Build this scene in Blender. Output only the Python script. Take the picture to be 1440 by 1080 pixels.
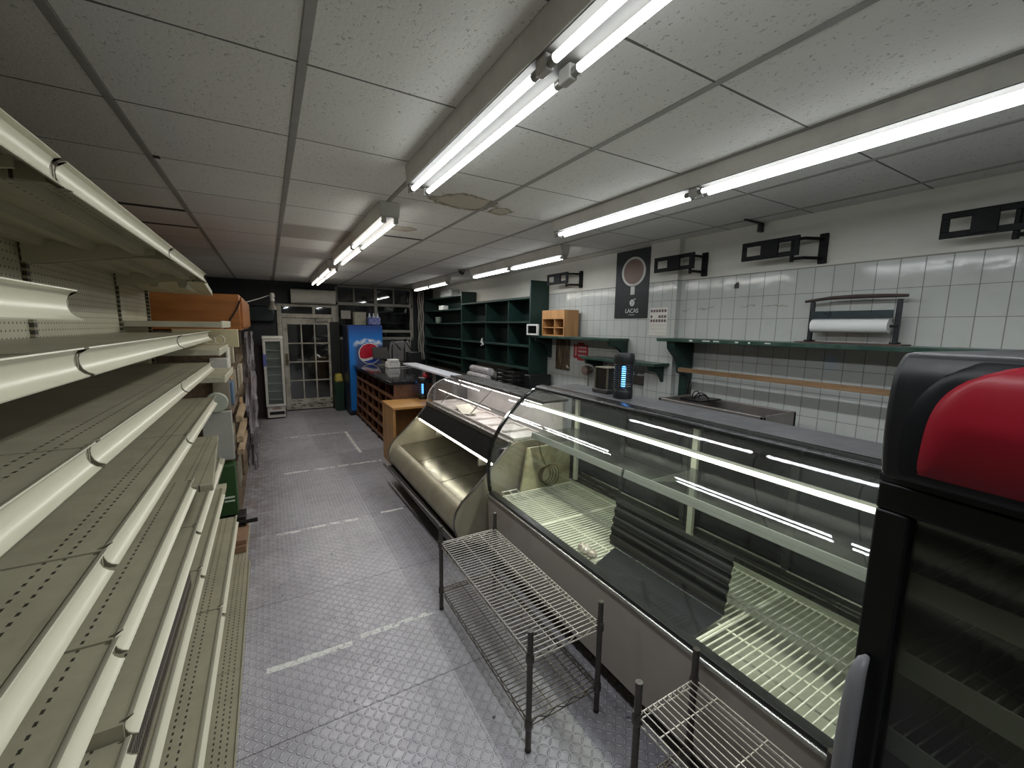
import bpy, bmesh, math, random
from mathutils import Vector, Matrix
random.seed(7)
R = math.radians
for o in list(bpy.data.objects): bpy.data.objects.remove(o)
SC = bpy.context.scene
COL = SC.collection

# ---------------------------------------------------------------- camera
cam_d = bpy.data.cameras.new('camera'); cam = bpy.data.objects.new('camera', cam_d); COL.objects.link(cam)
SC.camera = cam
cam_d.sensor_fit = 'HORIZONTAL'; cam_d.sensor_width = 36.0; cam_d.lens = 36.0*588.12/1440.0
cam_d.clip_start = 0.02; cam_d.clip_end = 60
_y, _p, _r = R(30.2059), R(7.7642), R(0.8325)
_f = Vector((math.sin(_y)*math.cos(_p), math.cos(_y)*math.cos(_p), -math.sin(_p)))
_rt = Vector((math.cos(_y), -math.sin(_y), 0)); _up = _rt.cross(_f)
_R = math.cos(_r)*_rt + math.sin(_r)*_up; _U = -math.sin(_r)*_rt + math.cos(_r)*_up
M = Matrix((_R, _U, -_f)).transposed().to_4x4(); M.translation = Vector((0, 0, 1.75))
cam.matrix_world = M

# ---------------------------------------------------------------- world, exposure
w = bpy.data.worlds.new('world'); SC.world = w; w.use_nodes = True
w.node_tree.nodes['Background'].inputs[0].default_value = (0.02, 0.025, 0.035, 1)
w.node_tree.nodes['Background'].inputs[1].default_value = 0.3
vs = SC.view_settings
vs.view_transform = 'Standard'; vs.look = 'None'; vs.gamma = 1.0; vs.use_curve_mapping = False
vs.exposure = 0.27
TUBE = 6.5           # radiance of the glowing tube glass
TUBE_W = 3.1         # watts thrown down by each four-foot tube
CASE_TUBE = 7.0      # radiance of the tubes inside the cold cases

# ---------------------------------------------------------------- node helpers
class S:
    """a node socket (or number) with arithmetic"""
    nt = None
    def __init__(s, v): s.v = v
    def _op(a, op, b=None, c=None):
        n = S.nt.nodes.new('ShaderNodeMath'); n.operation = op
        for i, q in enumerate((a, b, c)):
            if q is None: continue
            q = q.v if isinstance(q, S) else q
            if isinstance(q, (int, float)): n.inputs[i].default_value = q
            else: S.nt.links.new(q, n.inputs[i])
        return S(n.outputs[0])
    def __add__(a, b): return a._op('ADD', b)
    def __radd__(a, b): return a._op('ADD', b)
    def __rmul__(a, b): return a._op('MULTIPLY', b)
    def __sub__(a, b): return a._op('SUBTRACT', b)
    def __rsub__(a, b): return S(b)._op('SUBTRACT', a)
    def __mul__(a, b): return a._op('MULTIPLY', b)
    def __truediv__(a, b): return a._op('DIVIDE', b)
    def floor(a): return a._op('FLOOR')
    def frac(a): return a._op('FRACT')
    def abs(a): return a._op('ABSOLUTE')
    def mod(a, b): return a._op('FLOORED_MODULO', b)
    def lt(a, b): return a._op('LESS_THAN', b)
    def gt(a, b): return a._op('GREATER_THAN', b)
    def max(a, b): return a._op('MAXIMUM', b)
    def min(a, b): return a._op('MINIMUM', b)
    def sqrt(a): return a._op('SQRT')
    def clamp(a): return a.max(0.0).min(1.0)
def lin(h):
    h = h.lstrip('#'); c = [int(h[i:i+2], 16)/255 for i in (0, 2, 4)]
    return tuple(x/12.92 if x <= 0.04045 else ((x+0.055)/1.055)**2.4 for x in c) + (1,)
def newmat(name):
    m = bpy.data.materials.new(name); m.use_nodes = True
    nt = m.node_tree; S.nt = nt
    return m, nt, nt.nodes['Principled BSDF']
def link(a, b): S.nt.links.new(a.v if isinstance(a, S) else a, b)
def coords(kind='obj'):
    if kind == 'world':
        g = S.nt.nodes.new('ShaderNodeNewGeometry'); src = g.outputs['Position']
    else:
        g = S.nt.nodes.new('ShaderNodeTexCoord'); src = g.outputs['Object']
    x = S.nt.nodes.new('ShaderNodeSeparateXYZ'); S.nt.links.new(src, x.inputs[0])
    return src, S(x.outputs[0]), S(x.outputs[1]), S(x.outputs[2])
def noise(vec, scale, detail=3, rough=0.6, stretch=None):
    if stretch:
        mp = S.nt.nodes.new('ShaderNodeMapping'); mp.inputs['Scale'].default_value = stretch
        S.nt.links.new(vec, mp.inputs['Vector']); vec = mp.outputs[0]
    n = S.nt.nodes.new('ShaderNodeTexNoise'); S.nt.links.new(vec, n.inputs['Vector'])
    n.inputs['Scale'].default_value = scale; n.inputs['Detail'].default_value = detail; n.inputs['Roughness'].default_value = rough
    return S(n.outputs[0])
def wnoise(a, b):
    cb = S.nt.nodes.new('ShaderNodeCombineXYZ'); link(a, cb.inputs[0]); link(b, cb.inputs[1])
    n = S.nt.nodes.new('ShaderNodeTexWhiteNoise'); n.noise_dimensions = '3D'; S.nt.links.new(cb.outputs[0], n.inputs['Vector'])
    return S(n.outputs['Value'])
def ramp(fac, lo, hi):
    n = S.nt.nodes.new('ShaderNodeMapRange'); link(fac, n.inputs[0]); n.inputs[1].default_value = lo; n.inputs[2].default_value = hi
    return S(n.outputs[0])
def mixc(fac, a, b):
    n = S.nt.nodes.new('ShaderNodeMix'); n.data_type = 'RGBA'; link(fac, n.inputs[0]) if isinstance(fac, S) else None
    if not isinstance(fac, S): n.inputs[0].default_value = fac
    for q, i in ((a, 6), (b, 7)):
        if isinstance(q, tuple): n.inputs[i].default_value = q
        else: S.nt.links.new(q, n.inputs[i])
    return n.outputs[2]
def bump(height, strength=0.3, dist=0.002):
    n = S.nt.nodes.new('ShaderNodeBump'); n.inputs['Strength'].default_value = strength; n.inputs['Distance'].default_value = dist
    link(height, n.inputs['Height']); return n.outputs[0]
MATS = {}
def mat(name, col, rough=0.5, metal=0.0, grime=0.25, scale=6.0, dark=None, bumpk=0.0, stretch=None, kind='obj', bscale=60, spec=None, rv=0.22):
    """painted / metal / plastic surface with uneven wear"""
    if name in MATS: return MATS[name]
    m, nt, b = newmat(name)
    v, x, y, z = coords(kind)
    n = noise(v, scale, 5, 0.65, stretch)
    c = lin(col); d = lin(dark) if dark else tuple(k*0.45 for k in c[:3]) + (1,)
    f = ramp(n, 0.42, 0.75)*grime
    link(mixc(f, c, d), b.inputs['Base Color'])
    n2 = noise(v, scale*3.1, 3)
    link((n2-0.5)*rv+rough, b.inputs['Roughness'])
    b.inputs['Metallic'].default_value = metal
    if spec is not None: b.inputs['Specular IOR Level'].default_value = spec
    if bumpk: link(bump(noise(v, bscale, 3), bumpk, 0.002), b.inputs['Normal'])
    MATS[name] = m; return m
def wood(name, c1, c2, rough=0.5, axis='y', scale=9):
    if name in MATS: return MATS[name]
    m, nt, b = newmat(name)
    v, x, y, z = coords()
    st = {'x': (0.12, 1, 1), 'y': (1, 0.12, 1), 'z': (1, 1, 0.12)}[axis]
    n = noise(v, scale, 6, 0.7, st); n2 = noise(v, scale*4, 3, 0.6, st)
    link(mixc(ramp(n*0.7+n2*0.3, 0.35, 0.65), lin(c1), lin(c2)), b.inputs['Base Color'])
    b.inputs['Roughness'].default_value = rough
    MATS[name] = m; return m
def emis(name, col, strength):
    if name in MATS: return MATS[name]
    m, nt, b = newmat(name)
    b.inputs['Base Color'].default_value = (0.8, 0.8, 0.8, 1)
    b.inputs['Emission Color'].default_value = col; b.inputs['Emission Strength'].default_value = strength
    MATS[name] = m; return m
def glass(name, tint=(0.93, 0.97, 0.95), dust=0.04, k=1.0, rough=0.02, dustcol=(0.6, 0.62, 0.6, 1)):
    """thin sheet: clear, reflecting by angle, with a little dust and smears"""
    if name in MATS: return MATS[name]
    m, nt, b = newmat(name); nt.nodes.remove(b)
    out = nt.nodes['Material Output']
    t = nt.nodes.new('ShaderNodeBsdfTransparent'); t.inputs[0].default_value = tint + (1,)
    g = nt.nodes.new('ShaderNodeBsdfGlossy'); g.inputs['Roughness'].default_value = rough; g.inputs[0].default_value = (1, 1, 1, 1)
    lw = nt.nodes.new('ShaderNodeLayerWeight'); lw.inputs['Blend'].default_value = 0.5
    fc = S(lw.outputs['Facing']); f2 = fc*fc
    mx = nt.nodes.new('ShaderNodeMixShader'); link(((f2*f2*fc*0.96+0.04)*k).min(0.95), mx.inputs[0])
    nt.links.new(t.outputs[0], mx.inputs[1]); nt.links.new(g.outputs[0], mx.inputs[2])
    d = nt.nodes.new('ShaderNodeBsdfDiffuse'); d.inputs[0].default_value = dustcol
    v, x, y, z = coords()
    f = ramp(noise(v, 3.0, 6, 0.7), 0.35, 0.8)*dust
    mx2 = nt.nodes.new('ShaderNodeMixShader'); link(f, mx2.inputs[0])
    nt.links.new(mx.outputs[0], mx2.inputs[1]); nt.links.new(d.outputs[0], mx2.inputs[2])
    nt.links.new(mx2.outputs[0], out.inputs[0])
    MATS[name] = m; return m

# ---------------------------------------------------------------- mesh builder
class MB:
    def __init__(s): s.b = bmesh.new()
    def box(s, x0, x1, y0, y1, z0, z1, mtx=None):
        xs, ys, zs = sorted((x0, x1)), sorted((y0, y1)), sorted((z0, z1))
        v = [s.b.verts.new((x, y, z)) for z in zs for y in ys for x in xs]
        for f in ((0, 2, 3, 1), (4, 5, 7, 6), (0, 1, 5, 4), (2, 6, 7, 3), (0, 4, 6, 2), (1, 3, 7, 5)): s.b.faces.new([v[i] for i in f])
        if mtx: bmesh.ops.transform(s.b, matrix=mtx, verts=v)
        return s
    def hexa(s, bot, top):
        """8 corner solid: 4 bottom pts ccw, 4 top pts"""
        v = [s.b.verts.new(p) for p in list(bot)+list(top)]
        for f in ((3, 2, 1, 0), (4, 5, 6, 7), (0, 1, 5, 4), (1, 2, 6, 5), (2, 3, 7, 6), (3, 0, 4, 7)): s.b.faces.new([v[i] for i in f])
        return s
    def prism(s, prof, a0, a1, axis='y'):
        """closed 2-D outline extruded: axis y -> (x,z); x -> (y,z); z -> (x,y)"""
        def P(p, a): return {'y': (p[0], a, p[1]), 'x': (a, p[0], p[1]), 'z': (p[0], p[1], a)}[axis]
        A = [s.b.verts.new(P(p, a0)) for p in prof]; B = [s.b.verts.new(P(p, a1)) for p in prof]
        n = len(prof)
        s.b.faces.new(A); s.b.faces.new(B[::-1])
        for i in range(n): s.b.faces.new((A[i], B[i], B[(i+1) % n], A[(i+1) % n]))
        return s
    def sheet(s, prof, a0, a1, th, axis='y'):
        """open 2-D line given thickness th to its left, extruded"""
        off = []
        for i, p in enumerate(prof):
            q0 = Vector(prof[max(i-1, 0)]); q1 = Vector(prof[min(i+1, len(prof)-1)])
            d = (q1-q0).normalized(); off.append((p[0]-d.y*th, p[1]+d.x*th))
        def P(p, a): return {'y': (p[0], a, p[1]), 'x': (a, p[0], p[1]), 'z': (p[0], p[1], a)}[axis]
        V = [[s.b.verts.new(P(p, a)) for p in l] for a in (a0, a1) for l in (prof, off)]
        n = len(prof)
        for i in range(n-1):
            s.b.faces.new((V[0][i], V[2][i], V[2][i+1], V[0][i+1])); s.b.faces.new((V[1][i+1], V[3][i+1], V[3][i], V[1][i]))
            s.b.faces.new((V[0][i+1], V[1][i+1], V[1][i], V[0][i])); s.b.faces.new((V[2][i], V[3][i], V[3][i+1], V[2][i+1]))
        s.b.faces.new((V[0][0], V[1][0], V[3][0], V[2][0])); s.b.faces.new((V[2][-1], V[3][-1], V[1][-1], V[0][-1]))
        return s
    def tube(s, path, r, n=8, closed=False):
        path = [Vector(p) for p in path]; rings = []
        m = len(path); u = None
        for i, p in enumerate(path):
            if closed: d = path[(i+1) % m]-path[i-1]
            else: d = path[min(i+1, m-1)]-path[max(i-1, 0)]
            d = d.normalized() if d.length > 1e-9 else Vector((0, 0, 1))
            if u is None: u = d.cross(Vector((0, 0, 1)) if abs(d.z) < 0.9 else Vector((1, 0, 0))).normalized()
            else:
                u = u-d*u.dot(d); u = u.normalized() if u.length > 1e-6 else d.orthogonal().normalized()
            v = d.cross(u)
            rr = r[i] if isinstance(r, (list, tuple)) else r
            rings.append([s.b.verts.new(p+rr*(math.cos(2*math.pi*k/n)*u+math.sin(2*math.pi*k/n)*v)) for k in range(n)])
        pairs = list(zip(rings, rings[1:])) + ([(rings[-1], rings[0])] if closed else [])
        for a, c in pairs:
            for k in range(n): s.b.faces.new((a[k], a[(k+1) % n], c[(k+1) % n], c[k]))
        if not closed: s.b.faces.new(rings[0][::-1]); s.b.faces.new(rings[-1])
        return s
    def lathe(s, prof, c=(0, 0, 0), n=20, axis='z'):
        rings = []
        for r, h in prof:
            ring = []
            for k in range(n):
                a = 2*math.pi*k/n; u, v = r*math.cos(a), r*math.sin(a)
                p = {'z': (u, v, h), 'y': (u, h, v), 'x': (h, u, v)}[axis]
                ring.append(s.b.verts.new((p[0]+c[0], p[1]+c[1], p[2]+c[2])))
            rings.append(ring)
        for a, q in zip(rings, rings[1:]):
            for k in range(n): s.b.faces.new((a[k], a[(k+1) % n], q[(k+1) % n], q[k]))
        s.b.faces.new(rings[0][::-1]); s.b.faces.new(rings[-1])
        return s
    def poly(s, pts): s.b.faces.new([s.b.verts.new(p) for p in pts]); return s
    def frame(s, axis, a0, a1, u0, u1, v0, v1, t):
        """rectangular ring of bar width t, normal along axis; (u,v) the other two axes in xyz order"""
        for (p0, p1, q0, q1) in ((u0, u1, v0, v0+t), (u0, u1, v1-t, v1), (u0, u0+t, v0+t, v1-t), (u1-t, u1, v0+t, v1-t)):
            if axis == 'x': s.box(a0, a1, p0, p1, q0, q1)
            elif axis == 'y': s.box(p0, p1, a0, a1, q0, q1)
            else: s.box(p0, p1, q0, q1, a0, a1)
        return s
def root_of(o):
    while o.parent: o = o.parent
    return o
def obj(name, mb, m, parent=None, bev=0.0, smooth=40, local=False, kind=None, label=None, seg=2):
    b = mb.b
    if parent and not local:
        bmesh.ops.translate(b, verts=b.verts, vec=-root_of(parent).location)
    bmesh.ops.recalc_face_normals(b, faces=b.faces)
    me = bpy.data.meshes.new(name); b.to_mesh(me); b.free()
    if smooth:
        for p in me.polygons: p.use_smooth = True
        me.set_sharp_from_angle(angle=R(smooth))
    for q in (m if isinstance(m, list) else [m]): me.materials.append(q)
    o = bpy.data.objects.new(name, me); COL.objects.link(o)
    if parent: o.parent = parent
    if bev:
        d = o.modifiers.new('bevel', 'BEVEL'); d.width = bev; d.segments = seg; d.limit_method = 'ANGLE'; d.angle_limit = R(40)
    if kind: o['kind'] = kind
    if label: o['label'] = label
    return o
def tag(o, label, cat, group=None):
    o['label'] = label; o['category'] = cat
    if group: o['group'] = group
    return o
def thing(name, label, cat, loc, rotz=0.0, group=None):
    o = bpy.data.objects.new(name, None); COL.objects.link(o); o.empty_display_size = 0.05
    o.location = loc; o.rotation_euler = (0, 0, rotz)
    return tag(o, label, cat, group)
def struct(name, mb, m, **k): return obj(name, mb, m, kind='structure', **k)
def solo(name, mb, m, label, cat, group=None, loc=None, **k):
    """a thing that is one mesh: origin put at its base"""
    b = mb.b
    if loc is None:
        xs = [v.co for v in b.verts]
        loc = (sum(c.x for c in xs)/len(xs), sum(c.y for c in xs)/len(xs), min(c.z for c in xs))
    bmesh.ops.translate(b, verts=b.verts, vec=-Vector(loc))
    o = obj(name, mb, m, **k); o.location = loc
    return tag(o, label, cat, group)
def text(body, size, parent, m, pos, rot, name='lettering', extrude=0.0008):
    c = bpy.data.curves.new(name, 'FONT'); c.body = body; c.size = size; c.align_x = 'CENTER'; c.align_y = 'CENTER'; c.extrude = extrude
    c.materials.append(m)
    tmp = bpy.data.objects.new('tmp', c); COL.objects.link(tmp)
    me = bpy.data.meshes.new_from_object(tmp.evaluated_get(bpy.context.evaluated_depsgraph_get())); me.name = name
    bpy.data.objects.remove(tmp)
    o = bpy.data.objects.new(name, me); COL.objects.link(o); o.parent = parent
    o.location = Vector(pos)-root_of(parent).location; o.rotation_euler = rot
    return o
def circ(cx, cy, r, n=24, a0=0, a1=360, ry=None):
    ry = ry or r
    return [(cx+r*math.cos(R(a0+(a1-a0)*i/n)), cy+ry*math.sin(R(a0+(a1-a0)*i/n))) for i in range(n+(0 if a1-a0 == 360 else 1))]

# ================================================================ STRUCTURE
ZC, XR, YF, XL, YB = 2.57, 3.35, 9.45, -0.90, -3.4
# ---- floor: diamond tread plate
def floor_mat():
    m, nt, b = newmat('tread_plate')
    v, x, y, z = coords('world')
    p = 0.031
    u, t = x/p, y/p
    par = (u.floor()+t.floor()).mod(2.0)
    a, c = u.frac()-0.5, t.frac()-0.5
    d1, d2 = (a+c)*0.7071, (a-c)*0.7071
    lo = d1*(1.0-par)+d2*par; sh = d2*(1.0-par)+d1*par
    e = ((lo/0.47)*(lo/0.47)+(sh/0.15)*(sh/0.15)).sqrt()
    h = (1.0-e).clamp()
    hh = h.sqrt()
    big = noise(v, 1.3, 5, 0.65); fine = noise(v, 14, 5, 0.7)
    plate = wnoise(((x+0.2)/0.92).floor(), ((y+0.25)/1.03).floor())
    base = mixc(ramp(big*0.6+fine*0.4, 0.35, 0.68), lin('#c0bec5'), lin('#8b888e'))
    base = mixc(plate*0.30, base, lin('#8f8d95'))
    ringe = (1.0-((e-1.10).abs()/0.24)).clamp()
    base = mixc(ringe*0.6, base, lin('#45434a'))
    base = mixc(hh*0.6, base, lin('#dedce1'))
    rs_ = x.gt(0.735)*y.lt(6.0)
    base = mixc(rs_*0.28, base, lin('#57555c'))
    # plate joints
    jy = ((y+0.25).mod(1.03)-0.515).abs(); jx = ((x+0.2).mod(0.92)-0.46).abs()
    j = jy.gt(0.5125).max(jx.gt(0.4585)*0.5)
    base = mixc(j*0.75, base, lin('#262427'))
    # trodden brown dirt along the stock side and dark spots
    left = ramp(x, 0.12, -0.2)*ramp(y, 2.6, 4.2)
    base = mixc((left*ramp(noise(v, 7, 5, 0.7), 0.3, 0.6)*0.7), base, lin('#6b5a4b'))
    sp = noise(v, 26, 2, 0.5).gt(0.735)
    base = mixc(sp*0.8, base, lin('#2a2728'))
    # worn remains of white marking tape
    def tape(xa, xb, yc, wd, thr):
        return x.gt(xa)*x.lt(xb)*((y-yc)-(noise(v, 3, 2)-0.5)*0.05).abs().lt(wd)*noise(v, 18, 4, 0.7).gt(thr)
    tp = tape(-0.1, 0.31, 2.255, 0.02, 0.38).max(tape(0.36, 0.80, 2.285, 0.018, 0.47)).max(tape(-0.03, 0.62, 3.815, 0.02, 0.44))
    tp = tp.max(tape(0.83, 1.04, 3.845, 0.018, 0.42)).max(tape(0.07, 1.2, 5.42, 0.022, 0.48)).max(tape(0.0, 1.0, 7.18, 0.025, 0.5))
    ln = (x-1.02).abs().lt(0.022)*y.gt(5.9)*y.lt(7.2)*noise(v, 18, 4, 0.7).gt(0.47)
    tp = tp.max(ln)
    base = mixc(tp, base, lin('#dcdcd8'))
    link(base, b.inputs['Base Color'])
    link((1.0-tp)*0.25, b.inputs['Metallic'])
    link(ramp(fine, 0.2, 0.8)*0.22+0.30+tp*0.3, b.inputs['Roughness'])
    link(bump(hh+fine*0.08, 1.0, 0.0045), b.inputs['Normal'])
    return m
struct('floor', MB().box(XL-0.1, XR+0.1, YB, YF+0.1, -0.08, 0), floor_mat(), smooth=0)
# ---- ceiling: lay-in tiles
CX0, CXP, CY0, CYP = -0.462, 0.604, 0.981, 0.615
def ceil_mat():
    m, nt, b = newmat('ceiling_tile')
    v, x, y, z = coords('world')
    i, k = ((x-CX0)/CXP), ((y-CY0)/CYP)
    cell = wnoise(i.floor(), k.floor())
    big = noise(v, 2.2, 5, 0.7)
    fis = noise(v, 85, 4, 0.65, (1, 0.7, 1)); pits = fis.lt(0.37)*noise(v, 3, 2).gt(0.38)
    base = mixc(ramp(big, 0.3, 0.75)*0.35, lin('#e0dfda'), lin('#cac8c0'))
    base = mixc(cell*0.25, base, lin('#bab6ab'))
    base = mixc(pits*0.55, base, lin('#6d6a64'))
    ex = ((i+0.5).frac()-0.5).abs()*CXP; ey = ((k+0.5).frac()-0.5).abs()*CYP
    wob = noise(v, 4, 2)*0.005
    gap = ey.lt(wob+0.0022)
    base = mixc(gap*0.85, base, lin('#2b2925'))
    base = mixc(ex.lt(0.0165)*0.6, base, lin('#55524c'))
    def rect(a, c, d, e): return x.gt(a)*x.lt(c)*y.gt(d)*y.lt(e)
    brown = rect(0.16, 0.72, 4.08, 4.66)
    base = mixc(brown*0.55, base, lin('#7d7466'))
    def stain(cx, cy, rx, ry, base):
        dx, dy = (x-cx)/rx, (y-cy)/ry
        d = (dx*dx+dy*dy).sqrt()+(noise(v, 8, 5, 0.65)-0.5)*1.3
        ring = (1.0-((d-0.88).abs()/0.16)).clamp()
        base = mixc((1.0-ramp(d, 0.8, 1.0))*0.6, base, lin('#a8987a'))
        return mixc(ring*0.85, base, lin('#6e5a44'))
    base = stain(1.20, 2.70, 0.24, 0.17, base); base = stain(1.49, 2.76, 0.10, 0.10, base); base = stain(1.02, 3.7, 0.16, 0.10, base)
    slip = rect(-0.92, -0.48, 4.0, 4.075).max(rect(-0.86, -0.48, 4.655, 4.72)).max(rect(0.98, 1.36, 4.04, 4.10)).max(rect(-0.455, -0.42, 2.81, 2.86))
    base = mixc(slip*0.95, base, lin('#0c0b0a'))
    link(base, b.inputs['Base Color']); b.inputs['Roughness'].default_value = 0.9
    link(bump(fis+big*0.3, 0.5, 0.004), b.inputs['Normal'])
    return m
struct('ceiling', MB().box(XL-0.1, XR+0.1, YB, YF+0.1, ZC, ZC+0.08), ceil_mat(), smooth=0)
tee_m = mat('tee_white', '#97958f', 0.6, grime=0.5, scale=3)
g = MB()
for n in range(-1, 8):
    xx = CX0+CXP*n
    if XL < xx < XR-0.02: g.box(xx-0.012, xx+0.012, YB, YF, ZC-0.003, ZC+0.004)
struct('trim_1', g, tee_m)
# ---- walls
def tile_wall_mat():
    m, nt, b = newmat('white_tile_wall')
    v, x, y, z = coords('world')
    W, H = 0.1155, 0.1765
    u, t = (y-0.62)/W, (z-2.195)/H
    du = ((u+0.5).frac()-0.5).abs()*W; dt = ((t+0.5).frac()-0.5).abs()*H
    wob = (noise(v, 30, 2)-0.5)*0.0012
    gr = (du.lt(wob+0.0021)).max(dt.lt(wob+0.0018))
    tiled = z.lt(2.195)
    cell = wnoise(u.floor(), t.floor())
    base = mixc(cell*0.25, lin('#b9bcb8'), lin('#a3a6a1'))
    base = mixc(ramp(noise(v, 5, 5, 0.7), 0.5, 0.8)*0.25, base, lin('#8e897b'))
    # old glue scars under the brackets
    sc = ((z-1.93)-(noise(v, 5, 3)-0.5)*0.14).abs().lt(0.006)*y.gt(1.7)*y.lt(2.62)*noise(v, 8, 3).gt(0.45)
    base = mixc(sc*0.55, base, lin('#8c8779'))
    base = mixc(gr*0.8, base, lin('#4b4740'))
    paint = mixc(ramp(noise(v, 3, 5, 0.65, (1, 0.5, 2)), 0.4, 0.75)*0.4, lin('#cccbc2'), lin('#a9a699'))
    edge = (z-2.198).abs().lt(0.004)
    paint = mixc(edge*0.8, paint, lin('#6b665a'))
    col = mixc(tiled, paint, base)
    link(col, b.inputs['Base Color'])
    link(tiled*-0.46+0.55+gr*0.3*tiled, b.inputs['Roughness'])
    hgt = tiled*((cell*0.5+noise(v, 9, 2)*1.3)-gr*1.0)
    link(bump(hgt, 0.22, 0.004), b.inputs['Normal'])
    return m
tw = tile_wall_mat()
struct('wall_right', MB().box(XR, XR+0.12, YB, YF+0.1, 0, ZC+0.05), tw, smooth=0)
struct('wall_right_pier', MB().box(XR-0.06, XR, 2.65, 2.98, 0, ZC), tw, smooth=0)
dark_wall = mat('dark_wall', '#23262a', 0.6, grime=0.6, scale=2, dark='#101214', kind='world')
struct('wall_left', MB().box(XL-0.1, XL, YB, YF+0.1, 0, ZC+0.05), mat('stock_wall', '#6f6a60', 0.8, grime=0.6, scale=3, kind='world'), smooth=0)
struct('wall_back', MB().box(XL-0.1, XR+0.1, YB-0.1, YB, 0, ZC+0.05), mat('plain_wall', '#9a9890', 0.8, grime=0.4, scale=2, kind='world'), smooth=0)
# far wall with an opening for the door and windows
fw = MB()
fw.box(XL, 0.17, YF, YF+0.1, 0, ZC)                      # dark wall left of the door
fw.box(0.17, 1.24, YF, YF+0.1, 2.14, ZC)                 # over the transom
fw.box(1.24, 2.86, YF, YF+0.1, 0, 1.46); fw.box(2.86, XR, YF, YF+0.1, 0, ZC); fw.box(1.24, 2.86, YF, YF+0.1, 2.55, ZC)
struct('wall_far', fw, dark_wall, smooth=0)
struct('wall_outside', MB().box(XL, XR, YF+1.2, YF+1.25, 0, ZC), mat('night_outside', '#1a1c1f', 0.9, grime=0.7, scale=1.5, kind='world'), smooth=0)
struct('floor_outside', MB().box(XL, XR, YF+0.1, YF+1.2, -0.08, -0.01), mat('night_pavement', '#2a2a2c', 0.9, kind='world'), smooth=0)
door_paint = mat('old_cream_paint', '#b5b1a5', 0.5, grime=0.85, scale=5, dark='#5d564a', kind='world')
frame_paint = mat('grey_window_paint', '#8f8c84', 0.5, grime=0.7, scale=5, kind='world')
pane = glass('dark_pane', (0.5, 0.52, 0.53), 0.05, 1.4, 0.03)
# door
fr = MB(); fr.box(0.17, 0.25, YF-0.04, YF+0.1, 0, 2.14); fr.box(1.16, 1.24, YF-0.04, YF+0.1, 0, 2.14)
fr.box(0.25, 1.16, YF-0.04, YF+0.1, 1.87, 1.95); fr.box(0.25, 1.16, YF-0.03, YF+0.1, 2.09, 2.14); fr.box(0.80, 0.85, YF-0.03, YF+0.1, 1.95, 2.09)
struct('door_1_frame', fr, door_paint, bev=0.006)
dr = MB(); y0, y1 = YF-0.02, YF+0.025
dr.box(0.255, 0.34, y0, y1, 0.02, 1.865); dr.box(1.07, 1.155, y0, y1, 0.02, 1.865); dr.box(0.34, 1.07, y0, y1, 1.74, 1.865); dr.box(0.34, 1.07, y0, y1, 0.02, 0.235)
for k in (1, 2): dr.box(0.34+0.2433*k-0.013, 0.34+0.2433*k+0.013, y0+.005, y1-.005, 0.235, 1.74)
for k in (1, 2, 3): dr.box(0.34, 1.07, y0+.006, y1-.006, 0.235+0.376*k-0.013, 0.235+0.376*k+0.013)
door = struct('door_1', dr, door_paint, bev=0.004); door['label'] = 'white painted twelve-pane glazed entrance door, scuffed along its bottom rail'
obj('door_glass', MB().box(0.33, 1.08, YF, YF+0.006, 0.23, 1.75), pane, door, smooth=0)
dk = mat('black_scuff', '#15130f', 0.7, grime=0.5)
hnd = MB().box(0.275, 0.325, YF-0.03, YF-0.02, 0.93, 1.16); hnd.tube([(0.30, YF-0.03, 1.03), (0.30, YF-0.075, 1.03), (0.36, YF-0.08, 1.03)], 0.009); hnd.lathe([(0.012, YF-0.05), (0.012, YF-0.02)], (0.30, 0, 1.12), 12, 'y')
obj('door_handle', hnd, mat('worn_brass', '#6b6350', 0.35, 0.9), door)
obj('door_closer', MB().box(0.85, 1.08, YF-0.075, YF-0.025, 1.80, 1.845).tube([(0.9, YF-0.05, 1.845), (0.72, YF-0.16, 1.86), (0.62, YF-0.03, 1.875)], 0.008), mat('closer_grey', '#7b7972', 0.4, 0.5), door, bev=0.004)
sc = MB()
random.seed(3)
for k in range(46):
    x = random.uniform(0.32, 1.12); z = random.uniform(0.045, 0.15) if random.random() < 0.75 else random.uniform(0.03, 0.2); l = random.uniform(0.02, 0.11)
    sc.box(x, x+l, y0-0.0012, y0+0.001, z, z+random.uniform(0.004, 0.014))
obj('scuff_marks', sc, dk, door, smooth=0)
obj('transom_glass', MB().box(0.25, 1.16, YF+0.03, YF+0.036, 1.94, 2.10), pane, bpy.data.objects['door_1_frame'], smooth=0)
# windows
wf = MB(); a, c = YF-0.03, YF+0.07
wf.box(1.24, 2.86, a, c, 2.15, 2.21); wf.box(1.24, 2.86, a, c, 2.515, 2.56)
for xx in (1.24, 2.82): wf.box(xx, xx+0.05, a, c, 1.46, 2.56)
for xx in (1.61, 2.44): wf.box(xx-0.015, xx+0.015, a, c, 2.21, 2.52)
wf.box(2.02, 2.085, a-0.01, c, 1.46, 2.56)
wf.box(1.24, 2.86, a, c, 1.43, 1.49); wf.box(2.09, 2.82, a, c, 1.585, 1.645)
wn = struct('window_1', wf, frame_paint, bev=0.004)
obj('window_glass', MB().box(1.25, 2.85, YF+0.02, YF+0.026, 1.45, 2.54), pane, wn, smooth=0)
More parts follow.
